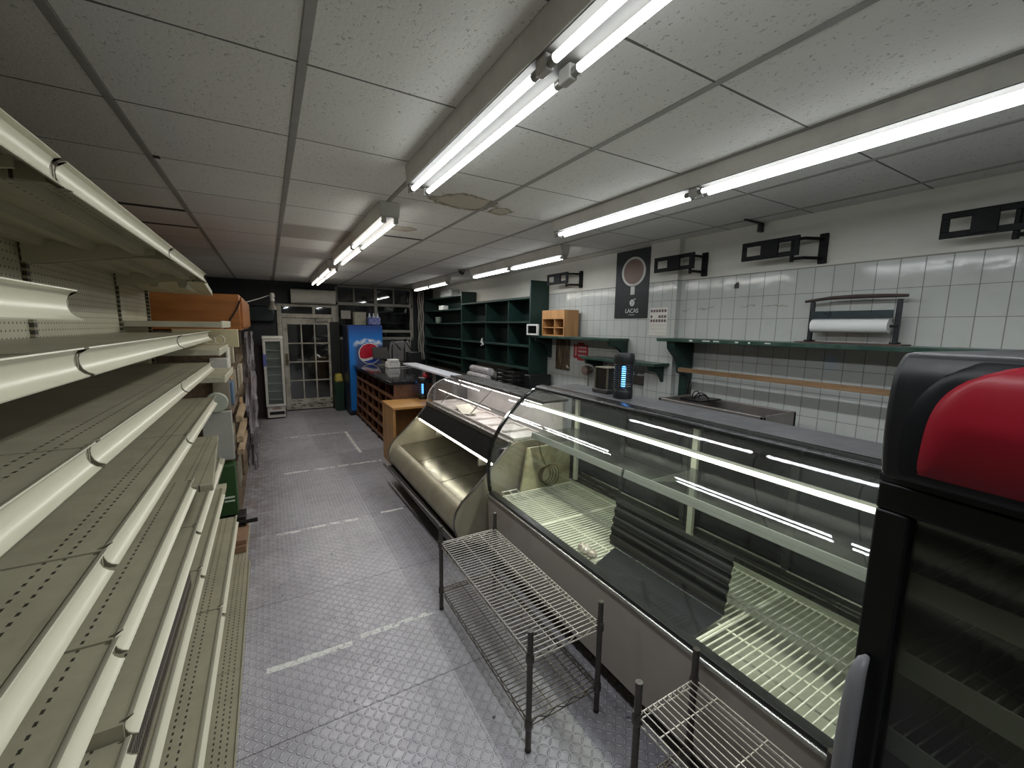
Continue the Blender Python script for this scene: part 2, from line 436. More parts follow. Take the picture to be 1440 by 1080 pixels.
# ---- door dressing over the door
m_ac = mat('ac_white', '#c9c6bb', 0.45, grime=0.35)
ac = thing('air_conditioner', 'white wall air conditioner mounted over the glazed entrance door', 'air conditioner', (0.82, YF-0.1, 2.15))
obj('housing', MB().prism([(YF-0.20, 2.20), (YF-0.16, 2.15), (YF-0.005, 2.15), (YF-0.005, 2.42), (YF-0.19, 2.42), (YF-0.21, 2.39)], 0.42, 1.23, 'x'), m_ac, ac, bev=0.008)
obj('vent_flap', MB().box(0.50, 1.15, YF-0.195, YF-0.16, 2.158, 2.172), mat('ac_grey', '#77756d', 0.5), ac)

# ================================================================ LEFT: CREAM SHELVING
cream, creamd = '#bcb79f', '#857f67'
m_cream = mat('cream_steel', cream, 0.38, grime=0.45, scale=4, dark=creamd)
m_rail = mat('cream_rail', '#cbc7b0', 0.33, rv=0.03, grime=0.03, scale=9, dark='#a19b84')
m_railend = mat('rail_end_dark', '#6d6853', 0.6, grime=0.3)
def deck_mat(name, front, rows, z=0):
    m, nt, b = newmat(name)
    v, x, y, zz = coords('world')
    d = front-x
    hole = None
    for r in rows:
        q = (d-r).abs().lt(0.0028)*((y/0.0254).frac()-0.5).abs().lt(0.22)
        hole = q if hole is None else hole.max(q)
    base = mixc(ramp(noise(v, 5, 5, 0.7), 0.4, 0.75)*0.5, lin('#a09a82'), lin('#787260'))
    base = mixc(ramp(noise(v, 22, 4, 0.7), 0.62, 0.8)*0.35, base, lin('#6c6554'))
    link(mixc(hole*0.9, base, lin('#1c1a14')), b.inputs['Base Color'])
    b.inputs['Roughness'].default_value = 0.42
    return m
def peg_mat():
    m, nt, b = newmat('pegboard')
    v, x, y, z = coords('world')
    du = (y/0.0254).frac()-0.5; dv = (z/0.0254).frac()-0.5
    hole = (du*du+dv*dv).sqrt().lt(0.15)
    base = mixc(ramp(noise(v, 3, 5, 0.6), 0.4, 0.75)*0.4, lin('#b7b198'), lin('#8f8970'))
    link(mixc(hole*0.9, base, lin('#1a1812')), b.inputs['Base Color']); b.inputs['Roughness'].default_value = 0.55
    return m
def upright_mat():
    m, nt, b = newmat('slotted_upright')
    v, x, y, z = coords('world')
    slot = (z/0.025).frac().lt(0.62)
    link(mixc(slot*0.85, lin('#8d8870'), lin('#14120d')), b.inputs['Base Color']); b.inputs['Roughness'].default_value = 0.5
    return m
m_peg, m_up = peg_mat(), upright_mat()
m_deck = {-0.31: deck_mat('deck_holes', -0.31, (0.052, 0.080)), -0.25: deck_mat('low_deck_holes', -0.25, (0.045, 0.07)), -0.19: deck_mat('base_deck_holes', -0.19, (0.028, 0.05, 0.072)), -0.24: deck_mat('loose_deck_holes', -0.24, (0.05, 0.09, 0.11))}
RAIL = [(0.013, 0.003), (0.004, 0.000), (-0.001, -0.007), (-0.0035, -0.016), (-0.003, -0.026), (0.001, -0.036), (0.008, -0.043), (0.017, -0.047)]
def rail(fx, zt, y0, y1): return MB().sheet([(fx+a_, zt+c_) for a_, c_ in RAIL], y0, y1, -0.0025)
def rail_end(fx, zt, y): return MB().prism([(fx+a_, zt+c_) for a_, c_ in RAIL]+[(fx+0.004, zt-0.049), (fx-0.010, zt-0.040), (fx-0.012, zt-0.006)], y, y+0.004)
def deck(sh, fx, zt, y0, y1, ribs=False):
    sh.box(-0.70, fx-0.003, y0, y1, zt-0.012, zt-0.006)
    for yy in (y0, y1-0.004): sh.box(-0.70, fx-0.003, yy, yy+0.004, zt-0.042, zt-0.012)
    if ribs:
        for xx in (-0.40, -0.53, -0.655): sh.prism([(xx-0.026, zt-0.012), (xx-0.016, zt-0.034), (xx+0.016, zt-0.034), (xx+0.026, zt-0.012)], y0+0.01, y1-0.01)
    return sh
def bracket(y, zt, fx):
    return MB().prism([(-0.70, zt-0.012), (fx-0.04, zt-0.012), (fx-0.04, zt-0.030), (-0.66, zt-0.085), (-0.70, zt-0.085)], y-0.004, y+0.004)
LEV = [('a', 2.03), ('b', 1.695), ('c', 1.515), ('d', 1.30), ('e', 1.105), ('f', 0.905), ('g', 0.705), ('h', 0.505)]
def bay(y0, y1, levels, label, name='shelving_bay', top=2.08):
    t = thing(name, label, 'shelving', (-0.45, (y0+y1)/2, 0), group='cream shelving bays along the left wall')
    obj('back_panel', MB().box(-0.735, -0.712, y0, y1, 0.12, top), m_peg, t, smooth=0)
    for yy in (y0+0.0, y1-0.013): obj('upright', MB().box(-0.714, -0.699, yy, yy+0.013, 0.0, top), m_up, t, smooth=0)
    for l in levels:
        zt, fx, has_rail, ribs = l
        sh = obj('shelf', deck(MB(), fx, zt, y0+0.004, y1-0.004, ribs), m_deck[fx], t, smooth=0)
        if has_rail:
            obj('price_rail', rail(fx, zt, y0+0.015, y1-0.010), m_rail, sh, smooth=35)
            for yy in (y0+0.012, y1-0.010): obj('rail_end_cap', rail_end(fx, zt, yy), m_railend, sh, smooth=0)
        for yy in (y0+0.03, y1-0.03): obj('bracket', bracket(yy, zt, fx), m_cream, sh, smooth=0)
    obj('base_deck', MB().box(-0.70, -0.19, y0+0.002, y1-0.002, 0.150, 0.180).box(-0.192, -0.186, y0+0.002, y1-0.002, 0.155, 0.186), m_deck[-0.19], t, bev=0.002)
    obj('kick_plate', MB().box(-0.215, -0.205, y0, y1, 0.0, 0.150), m_cream, t)
    return t
Ys = [0.06, 1.085, 2.11, 3.14, 3.80]
std = [(z, (-0.25 if n == 'h' else -0.31), True, n == 'a') for n, z in LEV]
b0 = [(z-0.03, f, r, q) if abs(z-0.905) < 1e-6 else (z, f, r, q) for z, f, r, q in std] + [(1.80, -0.31, True, False)]
bay(Ys[0], Ys[1], b0, 'cream pegboard shelving bay nearest the camera, with an extra ninth shelf up high')
bay(Ys[1], Ys[2], std, 'cream pegboard shelving bay second from the camera, wire fence lying on its low shelf')
bay2 = bay(Ys[2], Ys[3], [s for s in std if abs(s[0]-1.105) > 1e-6], 'cream pegboard shelving bay third from the camera, one shelf pulled askew without rail')
lo = MB().hexa([(-0.70, 2.16, 1.03), (-0.24, 2.14, 1.03), (-0.30, 3.09, 1.03), (-0.70, 3.10, 1.03)], [(-0.70, 2.16, 1.06), (-0.24, 2.14, 1.06), (-0.30, 3.09, 1.06), (-0.70, 3.10, 1.06)])
obj('shelf', lo, m_deck[-0.24], bay2, bev=0.003, label='bare shelf pulled forward')
endb = thing('shelving_bay', 'short cream shelving bay at the far end of the row, three bare upper shelves', 'shelving', (-0.45, 3.47, 0), group='cream shelving bays along the left wall')
obj('back_panel', MB().box(-0.735, -0.712, 3.145, 3.80, 0.12, 2.05), m_peg, endb, smooth=0)
obj('upright', MB().box(-0.714, -0.694, 3.78, 3.80, 0, 2.05), m_up, endb, smooth=0)
tp = MB().hexa([(-0.70, 3.15, 1.985), (-0.315, 3.15, 1.99), (-0.335, 3.80, 1.945), (-0.70, 3.80, 1.955)], [(-0.70, 3.15, 2.02), (-0.315, 3.15, 2.02), (-0.335, 3.80, 1.978), (-0.70, 3.80, 1.985)])
for xx in (-0.42, -0.55): tp.prism([(xx-0.026, 1.99), (xx-0.016, 1.95), (xx+0.016, 1.95), (xx+0.026, 1.99)], 3.16, 3.78)
obj('shelf', tp, m_cream, endb, smooth=0)
for z, f in ((1.755, -0.245), (1.585, -0.27), (1.415, -0.25)):
    s_ = obj('shelf', MB().box(-0.70, f, 3.15, 3.79, z-0.035, z), m_cream, endb, bev=0.004)
    obj('shelf_lip', MB().box(f-0.004, f+0.008, 3.15, 3.79, z-0.038, z+0.006), m_rail, s_, bev=0.003)
for z in (0.72, 0.52): obj('shelf', MB().box(-0.70, -0.34, 3.15, 3.79, z-0.03, z), m_cream, endb, bev=0.003)
obj('base_deck', MB().box(-0.70, -0.21, 3.142, 3.79, 0.10, 0.15), m_deck[-0.19], endb, bev=0.003)
# wire fence lying on the low shelf
m_wire = mat('bright_wire', '#a09a90', 0.3, 0.9, grime=0.3)
m_dwire = mat('dull_wire', '#6d675e', 0.4, 0.8, grime=0.4)
f = MB()
for z in (0.699, 0.735, 0.780): f.tube([(-0.322, 1.12, z+0.005), (-0.322, 1.98, z+0.005)], 0.0032, 6)
n = 66
for i in range(n+1):
    y = 1.12+0.86*i/n; f.tube([(-0.3225, y, 0.702), (-0.3225, y, 0.786)], 0.0022, 5)
solo('shelf_fence', f, mat('fence_wire', '#8d857b', 0.35, 0.7, grime=0.3), 'grey wire shelf fence standing along a low shelf of the second cream bay', 'shelf fence')

# ================================================================ LEFT FAR: STOCK SHELVING AND CLUTTER
m_board = wood('old_board', '#7d6a55', '#4d4034', 0.7, 'y', 7)
st = thing('stock_rack', 'brown wooden stock rack beyond the cream shelving on the left wall', 'rack', (-0.55, 5.6, 0))
for y in (4.05, 5.2, 6.4): obj('side_panel', MB().box(-0.88, -0.30, y, y+0.022, 0, 1.66), m_board, st)
for z in (0.10, 0.58, 1.02, 1.33, 1.66): obj('shelf', MB().box(-0.88, -0.28, 4.03, 7.0, z, z+0.022), m_board, st)
m_or = wood('orange_laminate', '#b0713a', '#8c5526', 0.35, 'x', 5)
cab = thing('wooden_cabinet', 'orange-brown wooden cabinet lying on top of the stock rack', 'cabinet', (-0.5, 5.0, 1.69))
obj('body', MB().box(-0.80, -0.19, 4.22, 5.9, 1.69, 1.985), m_or, cab, bev=0.006)
for k in range(4): obj('door', MB().box(-0.19, -0.172, 4.26+0.41*k, 4.64+0.41*k, 1.71, 1.965), m_or, cab, bev=0.004)
obj('strap', MB().tube([(-0.31, 4.21, 1.695), (-0.26, 4.212, 1.78), (-0.215, 4.21, 1.86), (-0.182, 4.215, 1.94)], 0.006, 6), mat('dark_cord', '#2a1a12', 0.6), cab)
cardm = mat('cream_card', '#c9bd98', 0.8, grime=0.25); greym = mat('grey_board', '#a3a39c', 0.7, grime=0.3)
solo('cardboard_box', MB().box(-0.62, -0.205, 3.98, 4.03, 1.56, 1.70), cardm, 'cream flat box standing under the orange-brown cabinet', 'box', bev=0.004)
solo('white_box', MB().box(-0.40, -0.285, 3.93, 4.03, 1.37, 1.475), mat('white_card', '#bdbcb5', 0.7), 'small white box behind the rail ends of the cream shelving', 'box', bev=0.003)
pl = MB().lathe([(0.0, 3.90), (0.072, 3.90), (0.078, 3.915), (0.078, 3.93), (0.0, 3.93)], (-0.375, 0, 1.135), 24, 'y')
solo('paper_plate_stack', pl, mat('pale_plate', '#aaaf9f', 0.6), 'round pale disc propped above the tall grey board beside the shelving', 'disc')
solo('grey_board', MB().box(-0.48, -0.285, 3.94, 3.99, 0.66, 1.055), greym, 'tall light grey board standing under the round pale disc', 'board', bev=0.004)
solo('plywood_panel', MB().box(-0.40, -0.29, 4.00, 4.025, 1.06, 1.37), mat('dull_card', '#8d8474', 0.8), 'dull brown-grey panel between the white box and the grey board', 'panel', bev=0.003)
gb = thing('green_box', 'green box with two white stripes at the end of the cream shelving', 'box', (-0.36, 3.95, 0.20))
obj('body', MB().box(-0.50, -0.285, 3.87, 4.02, 0.22, 0.63), mat('green_card', '#27491f', 0.6, grime=0.3), gb, bev=0.004)
for z in (0.335, 0.365): obj('stripe', MB().box(-0.37, -0.30, 3.866, 3.871, z, z+0.014), mat('white_print', '#c9d2c0', 0.6), gb)
solo('black_tray', MB().box(-0.44, -0.235, 3.84, 4.0, 0.13, 0.21), mat('black_plastic', '#1c1917', 0.4), 'black box wedged under the green box', 'box', bev=0.006)
solo('tool_handle', MB().tube([(-0.36, 3.60, 0.256), (-0.25, 3.59, 0.262), (-0.145, 3.58, 0.268)], [0.012, 0.014, 0.016], 10).box(-0.36, -0.22, 3.57, 3.63, 0.2375, 0.25), mat('black_plastic', '#1c1917', 0.4), 'black tool handle poking into the aisle above the brown carton', 'tool')
solo('brown_carton', MB().box(-0.42, -0.215, 3.32, 3.74, 0.151, 0.20).box(-0.30, -0.212, 3.34, 3.60, 0.2, 0.235), mat('brown_card', '#8a6a52', 0.85, grime=0.4), 'flattened brown carton at the floor end of the cream shelving', 'carton', bev=0.004)
for i, (y0, y1, z, x) in enumerate(((4.0, 4.78, 0.78, -0.222), (4.05, 4.78, 0.66, -0.226), (4.1, 4.76, 0.93, -0.224))):
    solo('timber_strip', MB().box(x-0.048, x, y0, y1, z, z+0.05), wood('pale_timber', '#b9a283', '#7f6a50', 0.6, 'y'), ['pale timber strip jutting along the stock rack, middle one', 'pale timber strip jutting along the stock rack, lowest one', 'pale timber strip jutting along the stock rack, topmost one'][i], 'timber', 'timber strips along the stock rack', bev=0.003)
random.seed(11)
cols = ['#b9ad96', '#cfc6a9', '#8f8474', '#5b6f86', '#a58763', '#d0cdbd', '#6b5a4a', '#98927f']
names = ['pale', 'cream', 'dull brown', 'blue', 'tan', 'white', 'dark brown', 'grey']
stock = [(4.35, 0.602, .20, .24, 1), (4.62, 0.602, .26, .2, 6), (4.3, 1.042, .18, .2, 3), (4.52, 1.042, .22, .22, 4), (4.82, 1.042, .3, .24, 0), (4.3, 1.352, .22, .2, 5), (4.6, 1.352, .24, .24, 2), (4.9, 1.352, .2, .25, 1), (5.3, 1.042, .3, .22, 7), (5.35, 0.602, .35, .3, 4), (4.40, 0.122, .35, .36, 6), (4.83, 0.122, .3, .3, 7), (5.3, 1.352, .3, .24, 4), (5.75, 1.042, .35, .22, 0)]
plc = ['on the middle shelf', 'on the second lowest shelf', 'on the upper shelf', 'on the bottom shelf']
seen = {}
for y, z, wy, hz, c in stock:
    lev = {0.602: 'second lowest', 1.042: 'middle', 1.352: 'upper', 0.122: 'bottom'}[z]
    key = (names[c], lev); seen[key] = seen.get(key, 0)+1
    rank = '' if seen[key] == 1 else ', farther one'
    near = 'near the front end' if y < 4.7 else 'farther along' if y < 5.2 else 'towards the back'
    solo('stock_box', MB().box(-0.70, -0.33+random.uniform(0, 0.045), y, y+wy, z+0.002, z+hz), mat('stock_'+names[c].replace(' ', '_'), cols[c], 0.75, grime=0.4), '%s box, %s shelf of the brown stock rack, %s' % (names[c], lev, near), 'box', 'boxes in the stock rack', bev=0.004)
# crumpled clear plastic hanging on the rack end
pw = MB(); random.seed(5)
prev = None
for i in range(26):
    z = 0.28+1.39*i/25
    ring = []
    for k in range(14):
        a_ = 2*math.pi*k/14; rr = 0.045*(1+0.35*math.sin(5*a_+i*0.5)+random.uniform(-.18, .18))*(0.75+0.35*math.sin(0.3+i*0.12))
        ring.append(pw.b.verts.new((-0.20+0.0012*i+rr*math.cos(a_), 4.86+rr*1.6*math.sin(a_), z)))
    if prev:
        for k in range(14): pw.b.faces.new((prev[k], prev[(k+1) % 14], ring[(k+1) % 14], ring[k]))
    else: pw.b.faces.new(ring[::-1])
    prev = ring
pw.b.faces.new(prev)
solo('plastic_wrap', pw, mat('crumpled_plastic', '#8d8688', 0.2, 0.1, grime=1.0, scale=60, dark='#2b2630', stretch=(1, 1, .05)), 'crumpled shiny plastic sheeting hanging at the aisle side of the stock rack', 'plastic sheet', smooth=20)
# wire basket and coiled cable over the white box
cb = MB()
for k in range(3): cb.tube([(-0.42+0.055*k+0.03*math.cos(a_*2*math.pi/14), 3.7+0.03*k, 1.625+0.032*math.sin(a_*2*math.pi/14)) for a_ in range(14)], 0.006, 6, True)
solo('cable_coil', cb, mat('white_cable', '#c2bda9', 0.5), 'loops of white cable on the second shelf of the short end bay', 'cable')

# ================================================================ LIGHT FITTINGS
m_house = mat('fitting_white', '#cfcdc6', 0.5, grime=0.4, scale=5)
m_hold = mat('lampholder', '#b5b3ad', 0.4)
def fitting(xc, y0, y1, label, col, tubes=2, wtop=0.138, wbot=0.126, zb=2.474, dx=0.04, broke=None, power=TUBE):
    t = thing('fluorescent_light', label, 'ceiling light', (xc, (y0+y1)/2, ZC), group='fluorescent strip lights')
    obj('housing', MB().prism([(xc-wtop/2, ZC-0.001), (xc-wbot/2, zb), (xc+wbot/2, zb), (xc+wtop/2, ZC-0.001)], y0, y1), m_house, t, bev=0.004)
    obj('glare_cut_plate', MB().box(xc-wbot/2+0.004, xc+wbot/2-0.004, y0+0.003, y1-0.003, zb-0.003, zb+0.002), mat('underside_glare_grey', '#5f5d58', 0.6, grime=0.3), t)  # white underside coloured grey to hold down the glare between the tubes
    L = (y1-y0)/2
    tm = emis('tube_'+col[0], col[1], power)
    for xx in ((xc-dx, xc+dx) if tubes == 2 else (xc,)):
        for a_, c_ in ((y0+0.03, y0+L-0.03), (y0+L+0.03, y1-0.03)):
            o = obj('tube', MB().lathe([(0.0, a_+0.018), (0.0118, a_+0.02), (0.0118, c_-0.02), (0.0, c_-0.018)], (xx, 0, zb-0.026), 10, 'y'), tm, t)
            for q_ in (a_-0.002, c_-0.022): obj('tube_cap', MB().lathe([(0.013, q_), (0.013, q_+0.024)], (xx, 0, zb-0.026), 10, 'y'), mat('tube_cap', '#8f8d88', 0.35, 0.6), o)
            ld = bpy.data.lights.new('tube_light', 'AREA'); ld.shape = 'RECTANGLE'; ld.size = 0.022; ld.size_y = c_-a_-0.04
            ld.color = col[1][:3]; ld.energy = TUBE_W*power/TUBE
            lo = bpy.data.objects.new('tube_light', ld); COL.objects.link(lo); lo.parent = o
            lo.location = Vector((xx, (a_+c_)/2, zb-0.042))-t.location
        for yy in (y0+0.012, y0+L, y1-0.012):
            obj('lampholder', MB().box(xx-0.014, xx+0.014, yy-0.026 if yy == y0+L else yy-0.012, yy+0.026 if yy == y0+L else yy+0.012, zb-0.042, zb+0.004), m_hold, t, bev=0.004)
    return t
COOL = ('cool', (0.93, 0.97, 1.0, 1)); WARM = ('warm', (1.0, 0.95, 0.86, 1)); NEUT = ('neutral', (1.0, 0.98, 0.93, 1))
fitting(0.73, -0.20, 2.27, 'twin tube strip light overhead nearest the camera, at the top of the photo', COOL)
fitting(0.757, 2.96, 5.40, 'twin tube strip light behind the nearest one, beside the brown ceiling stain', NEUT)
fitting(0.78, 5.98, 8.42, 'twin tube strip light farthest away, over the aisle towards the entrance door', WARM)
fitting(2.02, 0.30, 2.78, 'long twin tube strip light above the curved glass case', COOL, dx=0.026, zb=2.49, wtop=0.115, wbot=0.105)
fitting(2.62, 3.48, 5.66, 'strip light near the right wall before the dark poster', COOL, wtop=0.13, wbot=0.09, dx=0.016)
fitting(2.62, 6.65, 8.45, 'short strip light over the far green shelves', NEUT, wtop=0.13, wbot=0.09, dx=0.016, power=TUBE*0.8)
fitting(0.73, -3.0, -0.56, 'twin tube strip light added unseen behind the camera to brighten the near shelves', COOL)  # added fitting out of view, lifts the light on near shelves and floor
fitting(2.02, -2.6, -0.15, 'long twin tube strip light added unseen behind the camera for more light, nearest the back wall', COOL, dx=0.026, zb=2.49, wtop=0.115, wbot=0.105)  # second added fitting, also unseen, carries the right row back for extra light
dm = thing('dome_camera', 'small dark dome camera on the ceiling above the green shelves', 'camera', (2.5, 5.8, ZC))
obj('base', MB().lathe([(0.055, ZC-0.025), (0.055, ZC)], (2.5, 5.8, 0), 18), mat('grey_plastic', '#6d6a66', 0.5), dm)
obj('dome', MB().lathe([(0.004, ZC-0.075), (0.025, ZC-0.068), (0.042, ZC-0.045), (0.045, ZC-0.025)], (2.5, 5.8, 0), 18), mat('smoked_dome', '#1a1817', 0.1), dm)
lm = thing('hanging_lamp', 'white bulb with metal shade hanging from the ceiling left of the door', 'lamp', (0.10, 8.6, 1.98))
obj('cord', MB().tube([(0.10, 8.6, ZC), (0.10, 8.6, 2.28)], 0.006, 6), mat('black_cord', '#141414', 0.6), lm)
obj('lamp_socket', MB().lathe([(0.02, 2.13), (0.042, 2.15), (0.03, 2.19), (0.043, 2.21), (0.04, 2.27), (0.02, 2.285)], (0.10, 8.6, 0), 16), mat('white_socket', '#c8c6bf', 0.4), lm)
obj('lamp_shade', MB().lathe([(0.098, 1.985), (0.102, 1.99), (0.06, 2.07), (0.030, 2.135), (0.02, 2.14), (0.02, 2.13), (0.055, 2.07), (0.094, 1.985)], (0.10, 8.6, 0), 20), mat('shade_metal', '#b7b4ab', 0.25, 0.8), lm)

def strip_light(parent, x, z, y0, y1, watts, col, tilt=0.0, w_=0.018):
    ld = bpy.data.lights.new('case_light', 'AREA'); ld.shape = 'RECTANGLE'; ld.size = w_; ld.size_y = y1-y0; ld.color = col; ld.energy = watts
    lo = bpy.data.objects.new('case_light', ld); COL.objects.link(lo); lo.parent = parent
    lo.location = Vector((x, (y0+y1)/2, z))-root_of(parent).location; lo.rotation_euler = (0, tilt, 0)
solo('lamp_cable', MB().tube([(-0.21, 5.88, 1.990), (-0.075, 7.24, 2.11), (0.05, 8.57, 2.235)], 0.005, 6), mat('pale_cable', '#b5b3ad', 0.5), 'thin pale cable strung from the orange-brown cabinet to the hanging lamp', 'cable')
# ================================================================ CURVED GLASS CASE (near)
m_steel = mat('brushed_steel', '#8f8d88', 0.3, 0.85, grime=0.5, scale=5, stretch=(1, .2, 1))
m_dsteel = mat('dark_top', '#6c6c6e', 0.38, 0.35, grime=0.45, scale=4, dark='#2f2f30')
m_chrome = mat('chrome', '#c3c4c2', 0.12, 1.0, grime=0.2)
m_blackp = mat('black_trim', '#1b1c1c', 0.35, grime=0.3)
m_panel = mat('glossy_front', '#aaa19a', 0.14, 0.0, grime=0.25, scale=2)
m_clear = glass('case_glass', (0.975, 0.988, 0.984), 0.025)
m_void = mat('dark_void', '#0a0a0a', 0.8, grime=0.2)
CY0_, CY1_ = 0.375, 2.62
dc = thing('display_case', 'long curved-glass refrigerated display case with dark ribbed panel inside', 'display case', (1.72, 1.5, 0))
obj('plinth', MB().box(1.46, 2.06, CY0_+0.03, CY1_-0.03, 0, 0.10), m_void, dc)
obj('lower_panel', MB().prism([(1.345, 0.10), (1.333, 0.517), (1.36, 0.517), (1.37, 0.10)], CY0_, CY1_), m_panel, dc, bev=0.003)
obj('front_rail', MB().prism([(1.326, 0.517), (1.322, 0.527), (1.330, 0.536), (1.37, 0.536), (1.37, 0.517)], CY0_, CY1_), mat('rail_steel', '#b9b9b6', 0.25, 0.9, rv=0.03, grime=0.05), dc, bev=0.003)
obj('rail_gasket', MB().box(1.338, 1.385, CY0_, CY1_-0.01, 0.535, 0.552), m_blackp, dc, bev=0.002)
GP = [(1.348, 0.55), (1.335, 0.65), (1.333, 0.74), (1.345, 0.84), (1.375, 0.94), (1.43, 1.03), (1.50, 1.115), (1.58, 1.195), (1.64, 1.245), (1.69, 1.275), (1.745, 1.292), (1.78, 1.297)]
gm = obj('curved_glass', MB().sheet(GP[::-1], CY0_+0.01, CY1_-0.012, 0.006), m_clear, dc, smooth=60)
EP = [(p[0]-0.004, p[1]) for p in GP]
obj('end_frame', MB().sheet(EP[::-1], CY1_-0.012, CY1_+0.016, 0.018), mat('frame_black', '#232424', 0.25, 0.4), dc, smooth=60)
obj('end_trim', MB().sheet([(p[0]-0.006, p[1]+0.004) for p in GP[:4:-1]], CY1_-0.008, CY1_+0.012, 0.005), m_chrome, dc, smooth=60)
obj('end_glass', MB().prism(GP+[(2.08, 1.297), (2.08, 0.86), (1.42, 0.86), (1.42, 0.55)], CY1_-0.006, CY1_, 'y'), m_clear, dc, smooth=0)
m_dirty = mat('yellowed_panel', '#b7b294', 0.5, grime=0.8, scale=7, dark='#5c5130')
obj('inner_end_panel', MB().prism([(1.60, 0.50), (1.66, 0.84), (2.06, 0.84), (2.06, 0.50)], CY1_-0.03, CY1_-0.008), m_dirty, dc)
obj('body_end', MB().box(1.36, 2.08, CY1_-0.02, CY1_, 0.08, 0.50), m_steel, dc)
obj('body_end', MB().box(1.36, 2.10, CY0_, CY0_+0.02, 0.08, 1.28), m_blackp, dc)
obj('top_panel', MB().box(1.765, 2.13, CY0_, CY1_, 1.285, 1.305), m_dsteel, dc, bev=0.003)
obj('top_rail', MB().prism([(1.725, 1.296), (1.735, 1.310), (1.775, 1.318), (1.79, 1.318), (1.79, 1.285), (1.725, 1.285)], CY0_, CY1_), mat('top_rail_dark', '#2c2d2d', 0.25, 0.5), dc, bev=0.003)
obj('top_edge_strip', MB().box(1.786, 1.792, CY0_, CY1_, 1.314, 1.320), m_chrome, dc)
# interior tub and grilles
m_tub = mat('cold_tub', '#b3b6a6', 0.45, 0.1, grime=0.5, scale=6, dark='#6f6d54')
obj('deck_pan', MB().box(1.37, 2.08, CY0_+0.02, CY1_-0.02, 0.40, 0.43).box(1.372, 1.385, CY0_+0.02, CY1_-0.02, 0.43, 0.53).box(2.06, 2.08, CY0_+0.02, CY1_-0.02, 0.43, 0.53), m_tub, dc)
m_grille = mat('white_wire', '#eeeede', 0.4, grime=0.25, scale=12, dark='#97937a')
def grille(y0, y1):
    g_ = MB(); x0, x1, z = 1.392, 2.055, 0.515
    n_ = max(4, int(round((y1-y0)/0.0265)))
    for i in range(n_+1):
        y = y0+(y1-y0)*i/n_; g_.tube([(x0, y, z), (x1, y, z)], 0.0034 if 0 < i < n_ else 0.0055, 6)
    for x in (x0, x0+0.20, x0+0.42, x1): g_.tube([(x, y0, z-0.006), (x, y1, z-0.006)], 0.0042, 6)
    return g_
for y0, y1 in ((2.06, 2.56), (1.50, 2.045), (0.94, 1.485), (0.39, 0.925)): obj('deck_grille', grille(y0, y1), m_grille, dc)
g_ = MB()
for i in range(70):
    y = 0.41+2.17*i/70; g_.box(1.388, 1.394, y, y+0.016, 0.44, 0.512)
obj('air_duct_slats', g_, mat('duct_white', '#c5c9bf', 0.4), dc)
# rear sliding doors
m_doorf = mat('door_frame_dark', '#2a2b29', 0.3, 0.3)
bk = MB().box(2.08, 2.11, CY0_, CY1_, 0.50, 0.58).box(2.08, 2.11, CY0_, CY1_, 1.20, 1.285)
for y in (CY0_, 1.46, 2.56): bk.box(2.075, 2.115, y, y+0.05, 0.58, 1.2)
obj('back_frame', bk, m_doorf, dc, bev=0.003)
m_bglass = glass('rear_glass', (0.26, 0.28, 0.27), 0.012, 0.5, 0.14, (0.25, 0.27, 0.25, 1))
for y0, y1, xx in ((0.43, 0.97, 2.085), (0.93, 1.47, 2.10), (1.52, 2.06, 2.085), (2.02, 2.57, 2.10)):
    d_ = obj('sliding_door', MB().frame('x', xx-0.006, xx+0.006, y0, y1, 0.585, 1.20, 0.035), m_doorf, dc, bev=0.002)
    obj('door_glass', MB().box(xx-0.002, xx+0.002, y0+0.03, y1-0.03, 0.615, 1.17), m_bglass, d_, smooth=0)
    obj('door_bead', MB().box(xx-0.009, xx-0.006, y0+0.03, y1-0.03, 0.612, 0.620), m_chrome, d_)
m_std = mat('slotted_white', '#c9cabb', 0.4, grime=0.4)
for y in (0.44, 1.445, 2.50): obj('shelf_standard', MB().box(2.052, 2.075, y, y+0.035, 0.55, 1.20), m_std, dc, bev=0.002)
gs = obj('glass_shelf', MB().box(1.67, 2.05, CY0_+0.03, 2.55, 0.962, 0.970), glass('shelf_glass', (0.72, 0.75, 0.74), 0.26, 0.9, 0.08, (0.20, 0.21, 0.205, 1)), dc, smooth=0)
obj('shelf_edge', MB().prism([(1.664, 0.975), (1.655, 0.935), (1.668, 0.93), (1.674, 0.975)], CY0_+0.03, 1.61).prism([(1.664, 0.975), (1.655, 0.935), (1.668, 0.93), (1.674, 0.975)], 1.63, 2.55), mat('grey_edge', '#6d716e', 0.4, 0.3), gs)
for y in (0.46, 1.46, 2.52): obj('bracket', MB().prism([(1.66, 0.960), (2.07, 0.960), (2.07, 0.88), (2.0, 0.90)], y-0.003, y+0.003), m_std, gs, smooth=0)
lt = obj('case_lamp', MB().lathe([(0.0, CY0_+0.06), (0.009, CY0_+0.062), (0.009, CY1_-0.06), (0.0, CY1_-0.058)], (1.60, 0, 1.200), 10, 'y'), emis('case_tube', (0.97, 1.0, 0.80, 1), CASE_TUBE), dc)
obj('lamp_tray', MB().box(1.622, 1.626, CY0_+0.03, CY1_-0.03, 1.185, 1.215), mat('lamp_back', '#3a3b36', 0.5), lt)
strip_light(lt, 1.60, 1.186, CY0_+0.06, CY1_-0.06, 7.0, (0.97, 1.0, 0.80), R(-12))
